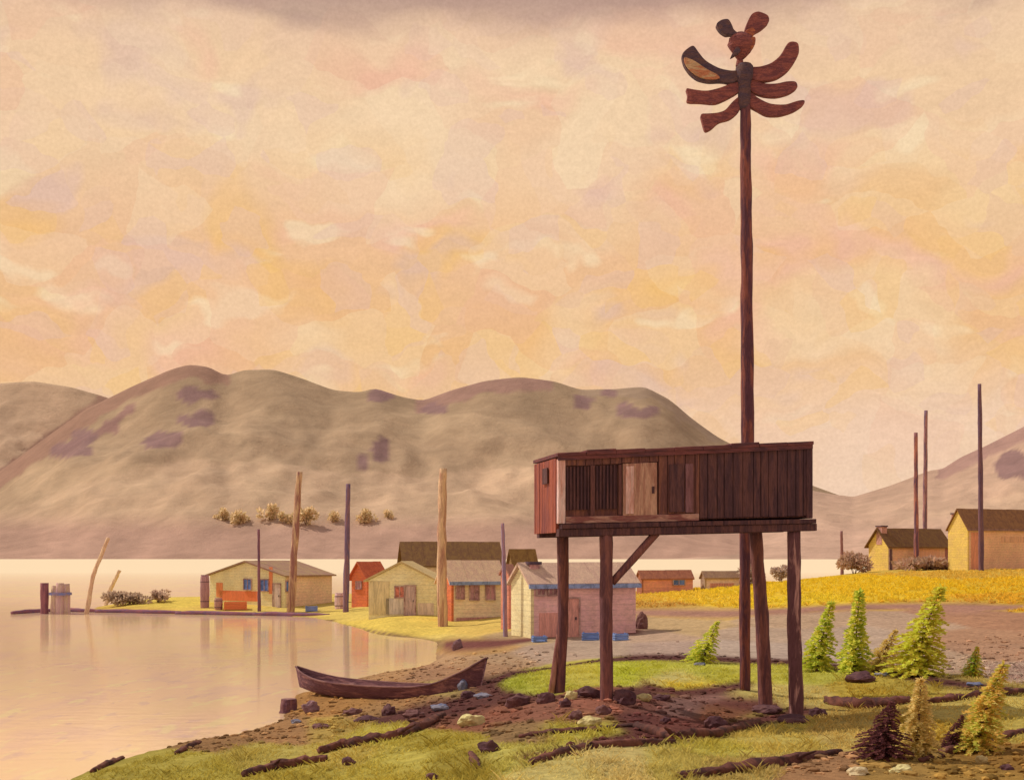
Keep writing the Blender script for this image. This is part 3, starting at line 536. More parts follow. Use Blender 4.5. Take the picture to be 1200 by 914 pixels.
# ------------------------------------------------------------------ houses
BLUE = (82, 92, 122)
GLASS = {}
def pane_mat(c):
    if c in GLASS: return GLASS[c]
    m = M('pane_%d_%d_%d' % c, c, tuple(int(v*.75) for v in c), LW, scale=2, var=.2, bump=0, rough=.15); GLASS[c] = m; return m
def house(name, label, A, B, C, base, a, eave, ridge, cg, cs, cr, group=None, d=None, over=.25, cat='house', wins=(), doors=(), boards=(), chimney=None, eavec=None, crg=None, shed=False, slope=0):
    """A, B, C: view columns of left, near and right corner; eave/ridge: rows at the near corner's distance; the gable stands on wall AB"""
    if d is None: p = on_ground(B, base)
    else: p = Vector(((B-600)*d/F, d, gz(B, d)))
    a = R(a); uA, uC = (A-600)/F, (C-600)/F
    l1 = (p.x-uA*p.y)/(math.cos(a)+uA*math.sin(a)); l2 = (uC*p.y-p.x)/(math.sin(a)-uC*math.cos(a))
    k = p.y/F; he = EYE+(HZ-eave)*k-p.z; hr = EYE+(HZ-ridge)*k-p.z
    root = thing(name, label, cat, p, -a, group); T = .14; z0 = -.6
    gm = wood(label[:30]+' gable', cg[0], cg[1], (.88, .66, .46) if a > R(55) else (.66, .49, .33), scale=1.2, var=.25, st=(1, 1, 2), bump=.4, siding=4.5) if isinstance(cg, tuple) else cg
    sm = wood(label[:30]+' side', cs[0], cs[1], (.47, .335, .20) if a > R(55) else LW, scale=1.0, var=.25, st=(1, 1, 2), bump=.4, siding=4.5)
    rm = wood(label[:30]+' roof', cr[0], cr[1], (1.0, .80, .62), scale=1.0, var=.25, st=(.6, 3, 3), bump=.5)
    pk = (-l1/2, hr) if not shed else (-T, hr)
    def gable(y): 
        o = [(-l1, z0), (0, z0), (0, he), pk, (-l1, he)] if not shed else [(-l1, z0), (0, z0), (0, he), (-l1, hr)]
        return MB().prism(o, y, y+T)
    gw = gable(0).build('gable_wall', gm, root); bk = gable(l2-T)
    bk.box(-l1, -l1+T, T, l2-T, z0, (hr if shed else he)-.02); bk.build('rear_wall', sm, root)
    sw = MB().box(-T, 0, T, l2-T, z0, he-.01).build('side_wall', sm, root)
    rf = MB(); th = .10
    if shed:
        rf.prism([(over, he-over*(hr-he)/l1+.01), (over, he-over*(hr-he)/l1+th), (-l1-over, hr+over*(hr-he)/l1+th), (-l1-over, hr+over*(hr-he)/l1+.01)], -over, l2+over)
    else:
        s = (hr-he)/(l1/2)
        n = max(3, int(l2/.9))
        for i in range(n):
            y0 = -over+(l2+2*over)*i/n; y1 = -over+(l2+2*over)*(i+1)/n-.01; e = random.uniform(0, .025)
            rf.prism([(over, he-s*over+.01), (over, he-s*over+th+e), (-l1/2, hr+th+e+.02), (-l1-over, he-s*over+th+e), (-l1-over, he-s*over+.01), (-l1/2, hr+.01)], y0, y1)
    rf = rf.build('roof', rm, root)
    if eavec:
        MB().box(over+.012, over+.07, -over, l2+over, he-.25*over-.16, he-.02).build('eave_board', M(label[:20]+' eave', eavec, tuple(int(v*.8) for v in eavec)), root)
    # openings: wall 'g' (fraction of l1 from left) or 's' (fraction of l2 from near corner), u, z centre fraction, width m, height m, colour
    def opening(kind, wall, u, zf, w_, h_, c):
        fr = M('opening_frame', (150, 112, 90), (120, 80, 66)); zc = zf*he
        if kind == 'board':
            mm = wood(label[:22]+' %s %d %d' % (wall, u*100, zf*100), c, tuple(int(v*.86) for v in c), LW, scale=1.5, var=.25)
            b = MB()
            if wall == 'g': b.box(-l1+u*l1-w_/2, -l1+u*l1+w_/2, -.03, -.003, zc-h_/2, zc+h_/2)
            else: b.box(.003, .03, u*l2-w_/2, u*l2+w_/2, zc-h_/2, zc+h_/2)
            return b.build('cladding', mm, root)
        f = MB(); e = .07
        def fb(u0, u1, za, zb, t0, t1, mb):
            if wall == 'g': mb.box(-l1+u*l1+u0, -l1+u*l1+u1, -t1, -t0, za, zb)
            else: mb.box(t0, t1, u*l2+u0, u*l2+u1, za, zb)
        fb(-w_/2-e, -w_/2, zc-h_/2-e, zc+h_/2+e, .033, .09, f); fb(w_/2, w_/2+e, zc-h_/2-e, zc+h_/2+e, .033, .09, f)
        fb(-w_/2, w_/2, zc+h_/2, zc+h_/2+e, .033, .09, f); fb(-w_/2, w_/2, zc-h_/2-e, zc-h_/2, .033, .11, f)
        if kind == 'window': fb(-.025, .025, zc-h_/2, zc+h_/2, .058, .08, f)
        q_ = MB(); fb(-w_/2, w_/2, zc-h_/2, zc+h_/2, .032, .055, q_)
        if kind == 'window': w0 = f.build('window', fr, root); q_.build('pane', pane_mat(c), w0)
        else:
            d0 = q_.build('door', wood(label[:22]+' door', c, tuple(int(v*.85) for v in c)), root); f.build('frame', fr, d0)
            hh = MB(); fb(w_*.3, w_*.36, zc-.08, zc+.04, .056, .10, hh); hh.build('handle', M('iron', (60, 48, 46)), d0)
    for b in boards: opening('board', *b)
    for b in wins: opening('window', *b)
    for b in doors: opening('door', *b)
    if chimney:
        xf, yf, w_, h_, c = chimney; x = -l1*xf; y = l2*yf
        cm = MB().box(x-w_/2, x+w_/2, y-w_/2, y+w_/2, he, hr+h_); cm = cm.build('chimney', M(label[:20]+' chimney', c, tuple(int(v*.8) for v in c), scale=4), rf)
        MB().box(x-w_/2-.07, x+w_/2+.07, y-w_/2-.07, y+w_/2+.07, hr+h_+.003, hr+h_+.12).build('chimney_cap', M('chimney_cap', (84, 56, 54), (60, 44, 46)), cm)
    return root
CREAM = ((224, 192, 134), (214, 180, 122)); TAN = ((208, 164, 116), (196, 150, 108)); OLV = ((182, 148, 102), (168, 132, 92)); MAU = ((208, 148, 120), (194, 136, 114)); YEL = ((226, 178, 86), (212, 164, 88))
BRN = ((126, 88, 50), (112, 74, 48)); ORG = ((206, 104, 58), (186, 92, 60)); PALE = ((214, 172, 132), (204, 158, 126)); PUR = ((150, 106, 86), (160, 122, 84))
VG = 'houses of the shore village'
house('cottage', 'yellow cottage with orange lower boards at the outer end of the spit', 246, 334, 389, 712, 34, 675, 659, CREAM, TAN, PUR, VG,
      wins=[('g', .52, .72, .75, .75, BLUE), ('g', .74, .70, .8, .8, BLUE), ('s', .06+.0, .68, .5, .7, BLUE)], doors=[('g', .90, .38, .7, 1.7, (176, 140, 112))],
      boards=[('g', .40, .34, 4.2, .75, ORG[0]), ('g', .135, .52, .7, 1.1, (204, 116, 66)), ('g', .82, .86, .35, 2.0, (204, 112, 66))])
house('shed', 'small orange-red shed between the yellow cottage and the cream gabled house', 412, 430, 452, 711, 40, 676, 660, ORG, ORG, ((204, 100, 64), (188, 88, 58)), VG, d=88, cat='shed', boards=[('s', .5, .2, .9, .7, (160, 92, 72))], wins=[('g', .5, .72, .5, .45, (150, 96, 84))])
# cream gabled house: its gable faces right of the camera, so the low olive wall is the left side
house('cabin_house', 'cream house with rounded olive side, grey door and small red window', 432, 511, 521, 721, 13, 680, 660, CREAM, OLV, ((186, 150, 98), (196, 160, 108)), VG,
      wins=[('g', .47, .66, .55, .6, (176, 92, 66))], doors=[('g', .62, .42, .62, 1.7, (166, 126, 104))], boards=[('g', .16, .48, 1.25, 2.0, (178, 144, 94)), ('g', .40, .25, 1.2, .95, (178, 148, 118)), ('g', .85, .18, 1.0, .7, (190, 152, 116))])
house('long_house', 'long house with flat dark brown roof behind the other village houses', 470, 476, 586, 700, 78, 660, 636, OLV, ((200, 160, 118), (190, 150, 110)), BRN, VG, d=106, over=.35)
house('bungalow', 'bungalow with orange end wall and pale roof, three dark windows in a row', 514, 529, 590, 728, 66, 681, 659, ORG, OLV, PALE, VG, eavec=(112, 112, 122),
      wins=[('s', .16, .74, .42, .75, (146, 98, 86)), ('s', .43, .72, .5, .8, (140, 94, 84)), ('s', .74, .72, .5, .8, (148, 96, 86))], boards=[('s', .5, .04, 2.6, .22, (160, 104, 84))], over=.2)
house('small_house', 'small house with brown roof peeping out behind the big pink house', 596, 603, 628, 705, 60, 662, 645, TAN, TAN, ((142, 104, 60), (128, 90, 54)), VG, d=96)
house('big_house', 'big dusty pink house with narrow cream end wall below the cabin', 599, 622, 745, 748, 67, 684, 663, CREAM, MAU, ((206, 162, 130), (196, 150, 124)), VG, eavec=(118, 118, 128), over=.16,
      wins=[('s', .09, .88, .32, .34, (146, 92, 82)), ('s', .20, .88, .32, .34, (146, 92, 82))], doors=[('s', .36, .36, .8, 1.6, (188, 122, 96))], boards=[('s', .17, .24, .9, 1.0, (192, 124, 98))], chimney=(.42, .10, .42, .05, (160, 108, 92)))
house('lean_to_shed', 'narrow red-brown shed hugging the cream end wall of the pink house', 587, 596, 604, 732, 45, 672, 664, ((192, 116, 84), (176, 104, 80)), ((196, 118, 86), (170, 98, 78)), ((176, 120, 96), (160, 104, 88)), VG, d=57, cat='shed', over=.08)
house('low_shed', 'long low red-brown shed at the left end of the yellow field', 746, 752, 812, 693, 74, 678, 670, ((168, 98, 68), (156, 90, 66)), ((176, 108, 72), (160, 94, 68)), ((166, 100, 72), (150, 88, 66)), VG, d=93, cat='shed', over=.1, wins=[('s', .72, .75, .9, .35, BLUE)])
house('low_shed', 'small grey-brown shed seen between cabin stilts by the yellow field', 821, 826, 866, 690, 72, 677, 671, ((170, 130, 98), (160, 120, 92)), ((172, 132, 100), (160, 120, 92)), ((166, 126, 96), (154, 114, 90)), VG, d=94, cat='shed', over=.1, boards=[('s', .5, .25, 2.0, .5, (180, 112, 84))])
house('farmhouse', 'brown-roofed house with yellow gable behind the two close-set poles', 1018, 1041, 1112, 668, 62, 638, 620, YEL, ((214, 156, 108), (200, 138, 98)), BRN, 'houses above the yellow field', over=.3,
      boards=[('s', .68, .62, 2.6, 1.0, (204, 140, 100)), ('s', .5, .18, 6.0, .8, (178, 112, 82)), ('s', .965, .5, .5, 2.4, (140, 84, 72))], doors=[('s', .03, .42, .3, 2.0, (92, 62, 60))], chimney=(.46, .04, .7, .25, (164, 110, 88)))
house('farmhouse', 'brown-roofed house with tall yellow end wall cut by the right edge', 1111, 1134, 1290, 668, 66, 619, 597, YEL, ((214, 154, 104), (204, 142, 98)), ((144, 96, 60), (126, 82, 56)), 'houses above the yellow field', over=.15, eavec=(120, 82, 66),
      boards=[('s', .055, .46, .95, 3.2, (186, 112, 78)), ('s', .35, .74, 3.5, .5, (190, 132, 92))], chimney=(.80, .03, .55, -.35, (206, 164, 90)))

# ------------------------------------------------------------------ poles
def pole(px, base, topx, top, wpx, label, c1, c2, seed, water=False, d=None, midx=0, name='wooden_pole', group='tall bare wooden poles'):
    p = on_water(px, base) if water else (on_ground(px, base) if d is None else Vector(((px-600)*d/F, d, gz(px, d))))
    k = p.y/F; h = EYE+(HZ-top)*k-p.z; dx = (topx-px)*k; r = wpx*k/2
    o = MB().tube([(0, 0, -.8), (dx*.5+midx*k, 0, h*.5), (dx, 0, h)], [r*1.12, r, r*.82], 9, .14, 12, seed).build(name, wood('pole %d' % seed, c1, c2, LW, st=(3, 3, .35), scale=1.4), None, p, smooth=True)
    o['label'] = label; o['category'] = 'pole'; o['group'] = group; return o
pole(304, 716, 303, 620, 3.6, 'thin dark pole in front of the yellow cottage', (112, 66, 62), (92, 56, 60), 1)
pole(340, 717, 351, 553, 8.5, 'tall brown and tan pole by the right end of yellow cottage', (122, 74, 56), (164, 120, 78), 2)
pole(405, 717, 408, 567, 6.5, 'tall blue-black pole left of the orange-red shed', (84, 62, 72), (120, 76, 66), 3)
pole(519, 733, 519, 549, 11, 'thickest pole, mottled tan, before the bungalow', (172, 128, 84), (140, 92, 64), 4, midx=-1.5)
pole(593, 752, 589, 613, 5, 'slim bluish pole at the left side of the pink house', (112, 88, 92), (140, 92, 82), 5, d=52)
pole(987, 673, 986, 622, 3.6, 'short thin pole among the scrub right of the cabin', (124, 78, 66), (112, 72, 66), 6)
pole(1074, 668, 1073, 507, 5.2, 'left and shorter of the two close-set poles by the farmhouse', (88, 56, 60), (150, 88, 66), 7, d=118)
pole(1083.5, 668, 1085, 481, 5.0, 'right and taller of the two close-set poles, behind the roof', (92, 64, 66), (136, 86, 74), 8, d=142)
pole(1150, 669, 1148, 450, 5.4, 'tallest dark pole, at the right before the end house', (80, 54, 60), (100, 64, 60), 9)
pole(99, 719, 127, 630, 5, 'long leaning tan pole standing in the water', (168, 118, 80), (196, 150, 100), 10, water=True, midx=-4)
pole(120, 709, 140, 668, 5, 'short leaning pale stick beyond the log boom', (190, 148, 104), (176, 132, 92), 11, water=True)
# mooring piles
p = on_water(52, 719); k = p.y/F
o = MB().tube([(0, 0, -.8), (0, 0, 36*k)], [4.8*k, 4.6*k], 12, .08, 8, 3).build('mooring_pile', wood('mooring dark', (126, 70, 62), (100, 56, 54)), None, p, smooth=True)
o['label'] = 'single dark red-brown mooring pile at the far left'; o['category'] = 'mooring pile'
p = on_water(71, 719)
ro = thing('pile_cluster', 'cluster of fat olive and mauve piles bound together at far left', 'mooring piles', p)
for i, (dx, dy, hh, c) in enumerate(((-7, 0, 33, ((172, 132, 92), (150, 104, 86))), (0.5, -4, 36, ((168, 126, 96), (160, 112, 96)))  , (7, 0, 35, ((164, 118, 98), (160, 120, 84))), (0, 7, 34, ((150, 102, 92), (140, 96, 86))))):
    MB().tube([(dx*k, dy*k, -.8), (dx*k*.85, dy*k*.85, hh*k)], [5.2*k, 4.6*k], 10, .08, 8, i+1).build('pile', wood('cluster pile %d' % i, *c), ro, smooth=True)
MB().tube([(0, 0, 22*k), (0, 0, 25*k)], [13.0*k, 12.8*k], 16, .05, 2, 2, flat=.95).build('binding', M('binding rope', (96, 88, 104), (120, 88, 84)), ro)

# log boom
BL = wood('boom log', (120, 66, 60), (92, 60, 66), LW, st=(.3, 4, 4))
for i, (x0, y0, x1, y1, lb) in enumerate([(14, 719.5, 58, 716.5, 'outermost floating log at the far left by the piles'), (62, 716.5, 118, 717, 'floating log between the piles and the leaning tan pole'), (112, 717.5, 212, 719, 'long dark floating log right of the leaning tan pole'), (206, 719.5, 300, 721, 'dark floating log below the brown tank of the cottage'), (296, 721, 386, 722.5, 'innermost floating log, below the tall brown pole')]):
    a, b = on_water(x0, y0), on_water(x1, y1); md = (a+b)/2
    pts = [a-md, (a-md).lerp(b-md, .3)+Vector((0, .15, .03)), (a-md).lerp(b-md, .65)+Vector((0, -.1, .0)), b-md]
    o = MB().tube([p_+Vector((0, 0, .08)) for p_ in pts], [.13, .17, .18, .14], 9, .12, 6, i+3).build('floating_log', BL, None, md, smooth=True)
    o['label'] = lb; o['category'] = 'floating log'; o['group'] = 'log boom along the spit'

# ------------------------------------------------------------------ canoe on the beach
bA, bB = on_ground(366, 815), on_ground(540, 808); cc = (bA+bB)/2; ang = math.atan2(bB.y-bA.y, bB.x-bA.x); CLn = (bB-bA).length*1.17
cz = .16
can = thing('dugout_canoe', 'dark brown dugout canoe with raised ends drawn up on the beach', 'canoe', (cc.x, cc.y, cz), ang)
CM = wood('canoe hull', (80, 44, 42), (118, 72, 60), LW, st=(.4, 3, 3), thr=(.5, .66)); CI = wood('canoe inside', (84, 48, 44), (110, 70, 56), LW, st=(.4, 3, 3))
ns, nr = 29, 9
def sect(u, inset, lift=0):                 # u -1..1 along the hull
    s = u*CLn/2; wdt = .54*max(0, 1-abs(u)**2.6)**.75+.03; sheer = .47+.05*u+.32*abs(u)**5*(1 if u < 0 else 2.5)+(.10*u if u > 0 else 0); keel = .16*abs(u)**4+.12*max(0, u)
    wdt = max(.012, wdt-inset); pts = []
    for r in range(nr):
        f = -1+2*r/(nr-1); zz = keel+lift+(sheer-keel-lift)*abs(f)**2.2
        xo = (math.copysign(1, u)*.22*max(0, abs(u)-.8)/.2*(zz/.8)) if abs(u) > .8 else 0
        pts.append((s+xo, wdt*math.copysign(abs(f)**.6, f) if f else 0, zz))
    return pts
mb = MB(); outer = [sect(-1+2*i/(ns-1), 0) for i in range(ns)]; inner = [sect((-1+2*i/(ns-1))*.965, .045, .05) for i in range(ns)]
ov = [p_ for s in outer for p_ in s]; iv = [p_ for s in inner for p_ in s]
fo = [(i*nr+r, (i+1)*nr+r, (i+1)*nr+r+1, i*nr+r+1) for i in range(ns-1) for r in range(nr-1)]; N0 = ns*nr
rim = []
for i in range(ns-1):
    for r in (0, nr-1): rim.append((i*nr+r, (i+1)*nr+r, (i+1)*nr+r+N0, i*nr+r+N0))
for r in range(nr-1):
    for i in (0, ns-1): rim.append((i*nr+r, i*nr+r+1, i*nr+r+1+N0, i*nr+r+N0))
mb.add(ov+iv, fo+[(a+N0, d_+N0, c_+N0, b_+N0) for a, b_, c_, d_ in fo]+rim); mb.build('hull', CM, can)
for u in (-.45, 0, .42):
    MB().box(u*CLn/2-.07, u*CLn/2+.07, -.40, .40, .35, .385).build('thwart', CI, can)
for sd in (0, nr-1):
    MB().tube([Vector(outer[i][sd])+Vector((0, 0, .015)) for i in range(ns)], [.028]*ns, 6).build('gunwale', CI, can)

# ------------------------------------------------------------------ stones, stumps, driftwood
def rock(px, py, w_, h_, label, c1, c2, seed, name='stone', cat='stone', group='stones scattered on the shore', dep=.8):
    p = on_ground(px, py+h_*.35); k = p.y/F; b = bmesh.new(); bmesh.ops.create_icosphere(b, subdivisions=3, radius=1)
    for v_ in b.verts:
        n = noise.fractal(v_.co*1.1+Vector((seed*3.1, seed, 0)), .9, 2, 4); cell = noise.cell(v_.co*1.4+Vector((seed, 0, 0)))
        s = 1+.32*n+.07*cell; v_.co = Vector((v_.co.x*w_*k*.5*s, v_.co.y*w_*k*.5*dep*s, (v_.co.z*.62+.25)*h_*k*s))
    me = bpy.data.meshes.new(name); b.to_mesh(me); b.free(); me.materials.append(M('stone %s' % str(c1), c1, c2, (1.0, .75, .52), scale=2.5, var=.3, bump=.6))
    o = bpy.data.objects.new(name, me); COL.objects.link(o); o.location = p; o['label'] = label; o['category'] = cat; o['group'] = group
DK = ((84, 48, 48), (108, 66, 58)); DK2 = ((108, 64, 58), (128, 84, 70)); CRS = ((206, 176, 110), (188, 150, 92)); BLS = ((104, 100, 116), (132, 116, 114)); MVS = ((140, 96, 88), (120, 80, 76))
for i, r_ in enumerate([
    (365, 829, 20, 14, 'round mauve stone beside the square stump below the canoe bow', *MVS), (412, 834, 22, 8, 'flat dark stone below the middle of the canoe', *DK2), (456, 833, 18, 13, 'dark upright stone right of the flat one below the canoe', *DK), (484, 836, 24, 9, 'dark stone just left of the blue stone under the canoe stern', *DK2),
    (430, 842, 30, 7, 'long flat dark slab in the turf below the canoe', *DK), (312, 842, 22, 8, 'low brown stone at the water edge left of the square stump', *DK2), (347, 845, 12, 5, 'tiny bluish stone under the square stump', *BLS), (376, 851, 20, 7, 'dark brown stone half sunk below the round mauve stone', *DK2),
    (516, 829, 22, 8, 'flat blue stone at the left foot of the brown mound', *BLS), (567, 815, 20, 6, 'small blue stone at the tip of the green turf bank', *BLS), (543, 803, 14, 14, 'upright blue stone below the canoe stern', *BLS), (549, 814, 20, 9, 'dark stone between the two blue stones near the canoe stern', *DK),
    (608, 821, 28, 16, 'largest dark boulder at the left edge of the mound', *DK), (640, 818, 22, 14, 'dark boulder left of the leaning left stilt', *DK), (663, 824, 14, 11, 'small dark stone right of the leaning left stilt', *DK), (690, 812, 30, 12, 'wide dark stone touching the front left stilt', *DK), (669, 815, 14, 11, 'pale cream stone between the two left stilts', *CRS),
    (732, 818, 26, 19, 'tall dark boulder right of the front left stilt', *DK), (707, 832, 19, 11, 'red-brown stone in front of the front left stilt', *DK2), (675, 838, 16, 11, 'red-brown stone above the cream stone on the mound', *DK2), (690, 846, 27, 13, 'large cream stone on the brown mound', *CRS), (554, 844, 30, 13, 'broad cream stone on the left of the mound', *CRS),
    (754, 817, 22, 9, 'cream stone between dark boulders under the cabin', *CRS), (775, 817, 20, 8, 'small dark stone under the middle of the cabin', *DK), (780, 844, 12, 8, 'little black stone in the cabin shadow', *DK), (840, 848, 26, 17, 'dark block beside the yellow tuft right of the mound', *DK),
    (573, 875, 23, 16, 'square dark stone alone in the lower middle grass', *DK), (409, 892, 16, 10, 'small dark stone alone in the lower left grass', *DK), (507, 910, 16, 8, 'dark stone at the bottom edge of the grass', *DK), (1008, 794, 34, 11, 'long dark boulder on the bank right of the stilts', *DK), (930, 843, 38, 10, 'dark stone heap at foot of the front right stilt', *DK),
    (958, 835, 20, 13, 'dark stone right of the front right stilt', *DK), (898, 831, 34, 9, 'dark stone at the foot of the back right stilt', *DK), (752, 729, 16, 22, 'dark boulder by the right corner of the pink house', *DK2), (536, 756, 12, 13, 'dark stone on the yellow sand at the bay head', *MVS),
    (820, 778, 14, 4, 'thin blue stone under the round green sapling', *BLS), (1034, 790, 16, 5, 'blue stone at the bank right of the slim green sapling', *BLS), (1142, 801, 18, 4, 'blue flat stone at the right bank below the small bush', *BLS), (1055, 902, 24, 10, 'tan stone at the bottom right below the tan sapling', *CRS), (1150, 890, 14, 9, 'pale stone under the lower right sapling', *CRS), (1005, 903, 24, 12, 'pale tan stone left of bottom right grass', (206, 170, 120), (188, 146, 100)), (1180, 899, 14, 6, 'dark pebble in the bottom right corner', *DK)]):
    rock(*r_, seed=i+1)
p = on_ground(338, 834); k = p.y/F
stp = thing('tree_stump', 'square-cut dark stump on the shore below the canoe bow', 'stump', p)
MB().tube([(0, 0, -.1), (.0, 0, 4*k), (.01, 0, 15*k)], [12*k, 10*k, 9.4*k], 12, .10, 4, 2).build('trunk', wood('stump bark', (82, 46, 46), (104, 62, 52)), stp)
MB().tube([(.01, 0, 15*k+.003), (.01, 0, 15*k+.012)], [8.4*k, 8.2*k], 12, .06).build('cut_face', wood('stump cut', (120, 76, 62), (96, 58, 52)), stp)
def drift(pts, wpx, label, seed, c=((118, 68, 56), (74, 44, 42)), name='driftwood_log_or_shade', tw=()):
    P = [on_ground(*q_) for q_ in pts]; base = P[len(P)//2].copy(); k = base.y/F; r = wpx*k/2*1.25
    root = thing(name, label, 'driftwood', base, 0, 'driftwood lying in the foreground')
    V = [p_-base+Vector((0, 0, r*.45)) for p_ in P]; n = len(V)
    rd = [r*(.40+.75*math.sin(math.pi*(.12+.78*i/(n-1)))) for i in range(n)]; m = wood('driftwood %d' % (seed % 3), *c, LWA, st=(1, 1, 1), scale=2.5)
    MB().tube(V, rd, 11, .34, 9, seed).build('trunk', m, root, smooth=True)
    for j, (i, dx, dz, ln) in enumerate(tw): MB().tube([V[i], V[i]+Vector((dx*k*.5, -.05, dz*k*.6)), V[i]+Vector((dx*k, -.12, dz*k))], [r*.5, r*.36, r*.15], 7, .15, 4, seed+j).build('branch', m, root, smooth=True)
drift([(286, 910), (320, 901), (355, 895), (384, 891)], 10, 'dark driftwood log in the lower left grass, lowest of all', 1, tw=((1, 10, 10, 0),))
drift([(374, 883), (400, 875), (432, 871), (462, 866), (492, 854), (520, 840)], 11, 'long crooked dark driftwood trunk left of the brown mound', 2, tw=((3, 26, 16, 0), (4, -14, 9, 0)))
drift([(206, 884), (220, 877), (234, 871)], 6, 'short dark driftwood stick at the lower left shoreline', 3)
drift([(108, 905), (125, 897), (144, 889)], 6, 'dark driftwood stick nearest the bottom left corner', 4)
drift([(250, 861), (268, 856), (288, 850)], 6, 'dark driftwood stick at the waterline left of the stump', 5)
drift([(608, 864), (650, 859), (700, 856), (745, 851)], 6, 'thin stick shape standing in for cabin shadow along the mound front', 6)  # stick shape in place of a band of the cabin's shadow
drift([(622, 896), (660, 884), (690, 877), (740, 873), (790, 872)], 9, 'forked branch shape standing in for cabin shadow below the mound', 7, tw=((1, 30, -3, 0), (3, 22, -14, 0)))  # branch shape laid where the cabin's shadow band runs
drift([(795, 913), (860, 905), (930, 893), (985, 884)], 11, 'long dark driftwood log at the bottom, right of centre', 8, tw=((2, 24, 12, 0),))
drift([(968, 823), (1000, 829), (1040, 828), (1066, 822)], 11, 'dark log lying right of the stilts', 9)
drift([(1086, 824), (1120, 820), (1160, 816), (1215, 810)], 8, 'slim dark log at the right above the last sapling', 10)
drift([(1080, 893), (1110, 883), (1140, 877), (1166, 880)], 8, 'curved dark log under the lower right green sapling', 11)
drift([(1155, 872), (1180, 863), (1212, 856)], 7, 'dark log running out at the right edge', 12)
drift([(552, 884), (556, 893), (561, 902)], 8, 'short dark root end standing in the middle foreground', 13, name='driftwood_root')
drift([(745, 852), (790, 866), (840, 862), (890, 848)], 10, 'dark log shape standing in for cabin shadow before the stilts', 14, tw=((1, -12, 12, 0),))  # log shape continuing the cabin's shadow band to the right

# ------------------------------------------------------------------ saplings and scrub
GR = ((130, 148, 46), (170, 170, 66)); YG = ((192, 180, 62), (140, 150, 50)); OL = ((156, 148, 78), (176, 164, 88)); TN = ((144, 136, 70), (168, 158, 90)); DPU = ((66, 42, 38), (86, 56, 46))
spruce(824, 777, 728, 20, 'rounded bright green sapling left of the totem pole foot', *GR, lean=.35, seed=1, left=1.15, right=.7)
spruce(957, 786, 705, 19, 'green sapling just right of the stilts, leaning right', *GR, lean=.22, seed=2)
spruce(1001, 788, 692, 17, 'tallest slim green sapling on the bank', *GR, lean=.07, seed=3)
spruce(1028, 787, 738, 20, 'olive sapling leaning right beside the tallest slim one', *OL, lean=.45, seed=4)
spruce(1072, 792, 688, 30, 'broad yellow-green sapling leaning right, widest on the bank', *YG, lean=.30, seed=5, left=1.2)
spruce(1140, 793, 758, 13, 'small green sapling with yellow tip at far right of the bank', (112, 152, 44), (206, 178, 60), seed=7, lean=.15)
spruce(1034, 889, 822, 28, 'dead dark purple-brown sapling in the lower right', *DPU, lean=.18, seed=8, left=1.2)
spruce(1075, 887, 795, 24, 'tan and olive sapling touching the dead dark one', *TN, lean=.05, seed=9)
spruce(1112, 880, 838, 13, 'small dark dead sapling between the two lower right ones', *DPU, lean=.4, seed=10)
spruce(1144, 880, 778, 28, 'large olive-green sapling at lower right, leaning right', (150, 160, 62), (186, 164, 78), lean=.32, seed=11)
def scrub(px, py, w_, h_, label, c1, c2, seed, d=None):
    p = on_ground(px, py) if d is None else Vector(((px-600)*d/F, d, gz(px, d))); k = p.y/F
    bush('scrub_bush', label, 'bush', p, w_*k, h_*k, c1, c2, seed, 'low brown scrub', 1500, .1, .10)
MB_ = ((140, 112, 88), (156, 124, 98)); RB = ((152, 116, 82), (142, 104, 78))
scrub(948, 676, 26, 20, 'round mauve bush seen right of the front stilt', *MB_, 61); scrub(978, 674, 20, 20, 'round mauve bush left of the short thin pole', *MB_, 62); scrub(1001, 672, 36, 23, 'red-brown scrub sloping up to the yellow gabled farmhouse', *RB, 63)
scrub(1086, 668, 62, 13, 'long red-brown scrub before the farmhouse with close-set poles', *RB, 64); scrub(150, 712, 40, 14, 'brown scrub clump on the outer spit, left of two', (140, 108, 80), (150, 118, 86), 65, d=96); scrub(186, 709, 24, 13, 'small brown scrub clump on the spit, right of two', (146, 112, 86), (152, 118, 88), 66, d=97)
scrub(880, 690, 26, 26, 'mauve bush seen between totem foot and back stilt', *MB_, 67, d=95); scrub(915, 680, 22, 20, 'mauve bush seen between the two right stilts', *MB_, 68, d=98)
# yard things of the village
def barrel(px, base, wpx, hpx, label, c1, c2, name='barrel', d=None):
    p = on_ground(px, base) if d is None else Vector(((px-600)*d/F, d, gz(px, d))); k = p.y/F; r = wpx*k/2; h = hpx*k
    root = thing(name, label, name.replace('_', ' '), p)
    MB().tube([(0, 0, -.15), (0, 0, h*.1), (0, 0, h*.5), (0, 0, h*.9), (0, 0, h)], [r*.86, r*.93, r, r*.93, r*.84], 14, 0, 2).build('staves', wood(label[:24], c1, c2), root, smooth=True)
    for f in (.2, .8): MB().tube([(0, 0, h*f-.03), (0, 0, h*f+.03)], [r*.98]*2, 14).build('hoop', M('hoop iron', (96, 66, 62), (80, 56, 54)), root)
    MB().tube([(0, 0, h+.003), (0, 0, h+.03)], [r*.88]*2, 14).build('lid', wood(label[:20]+' lid', c2, c1), root)
barrel(240, 712, 11, 38, 'tall brown water tank at the left end of yellow cottage', (150, 102, 88), (134, 88, 78), 'water_tank')
barrel(398, 713, 12, 18, 'pale mauve barrel beside the blue-black pole', (190, 148, 130), (170, 120, 104))
barrel(256, 714, 10, 13, 'small brown barrel in front of the orange crate', (152, 104, 84), (140, 90, 76))
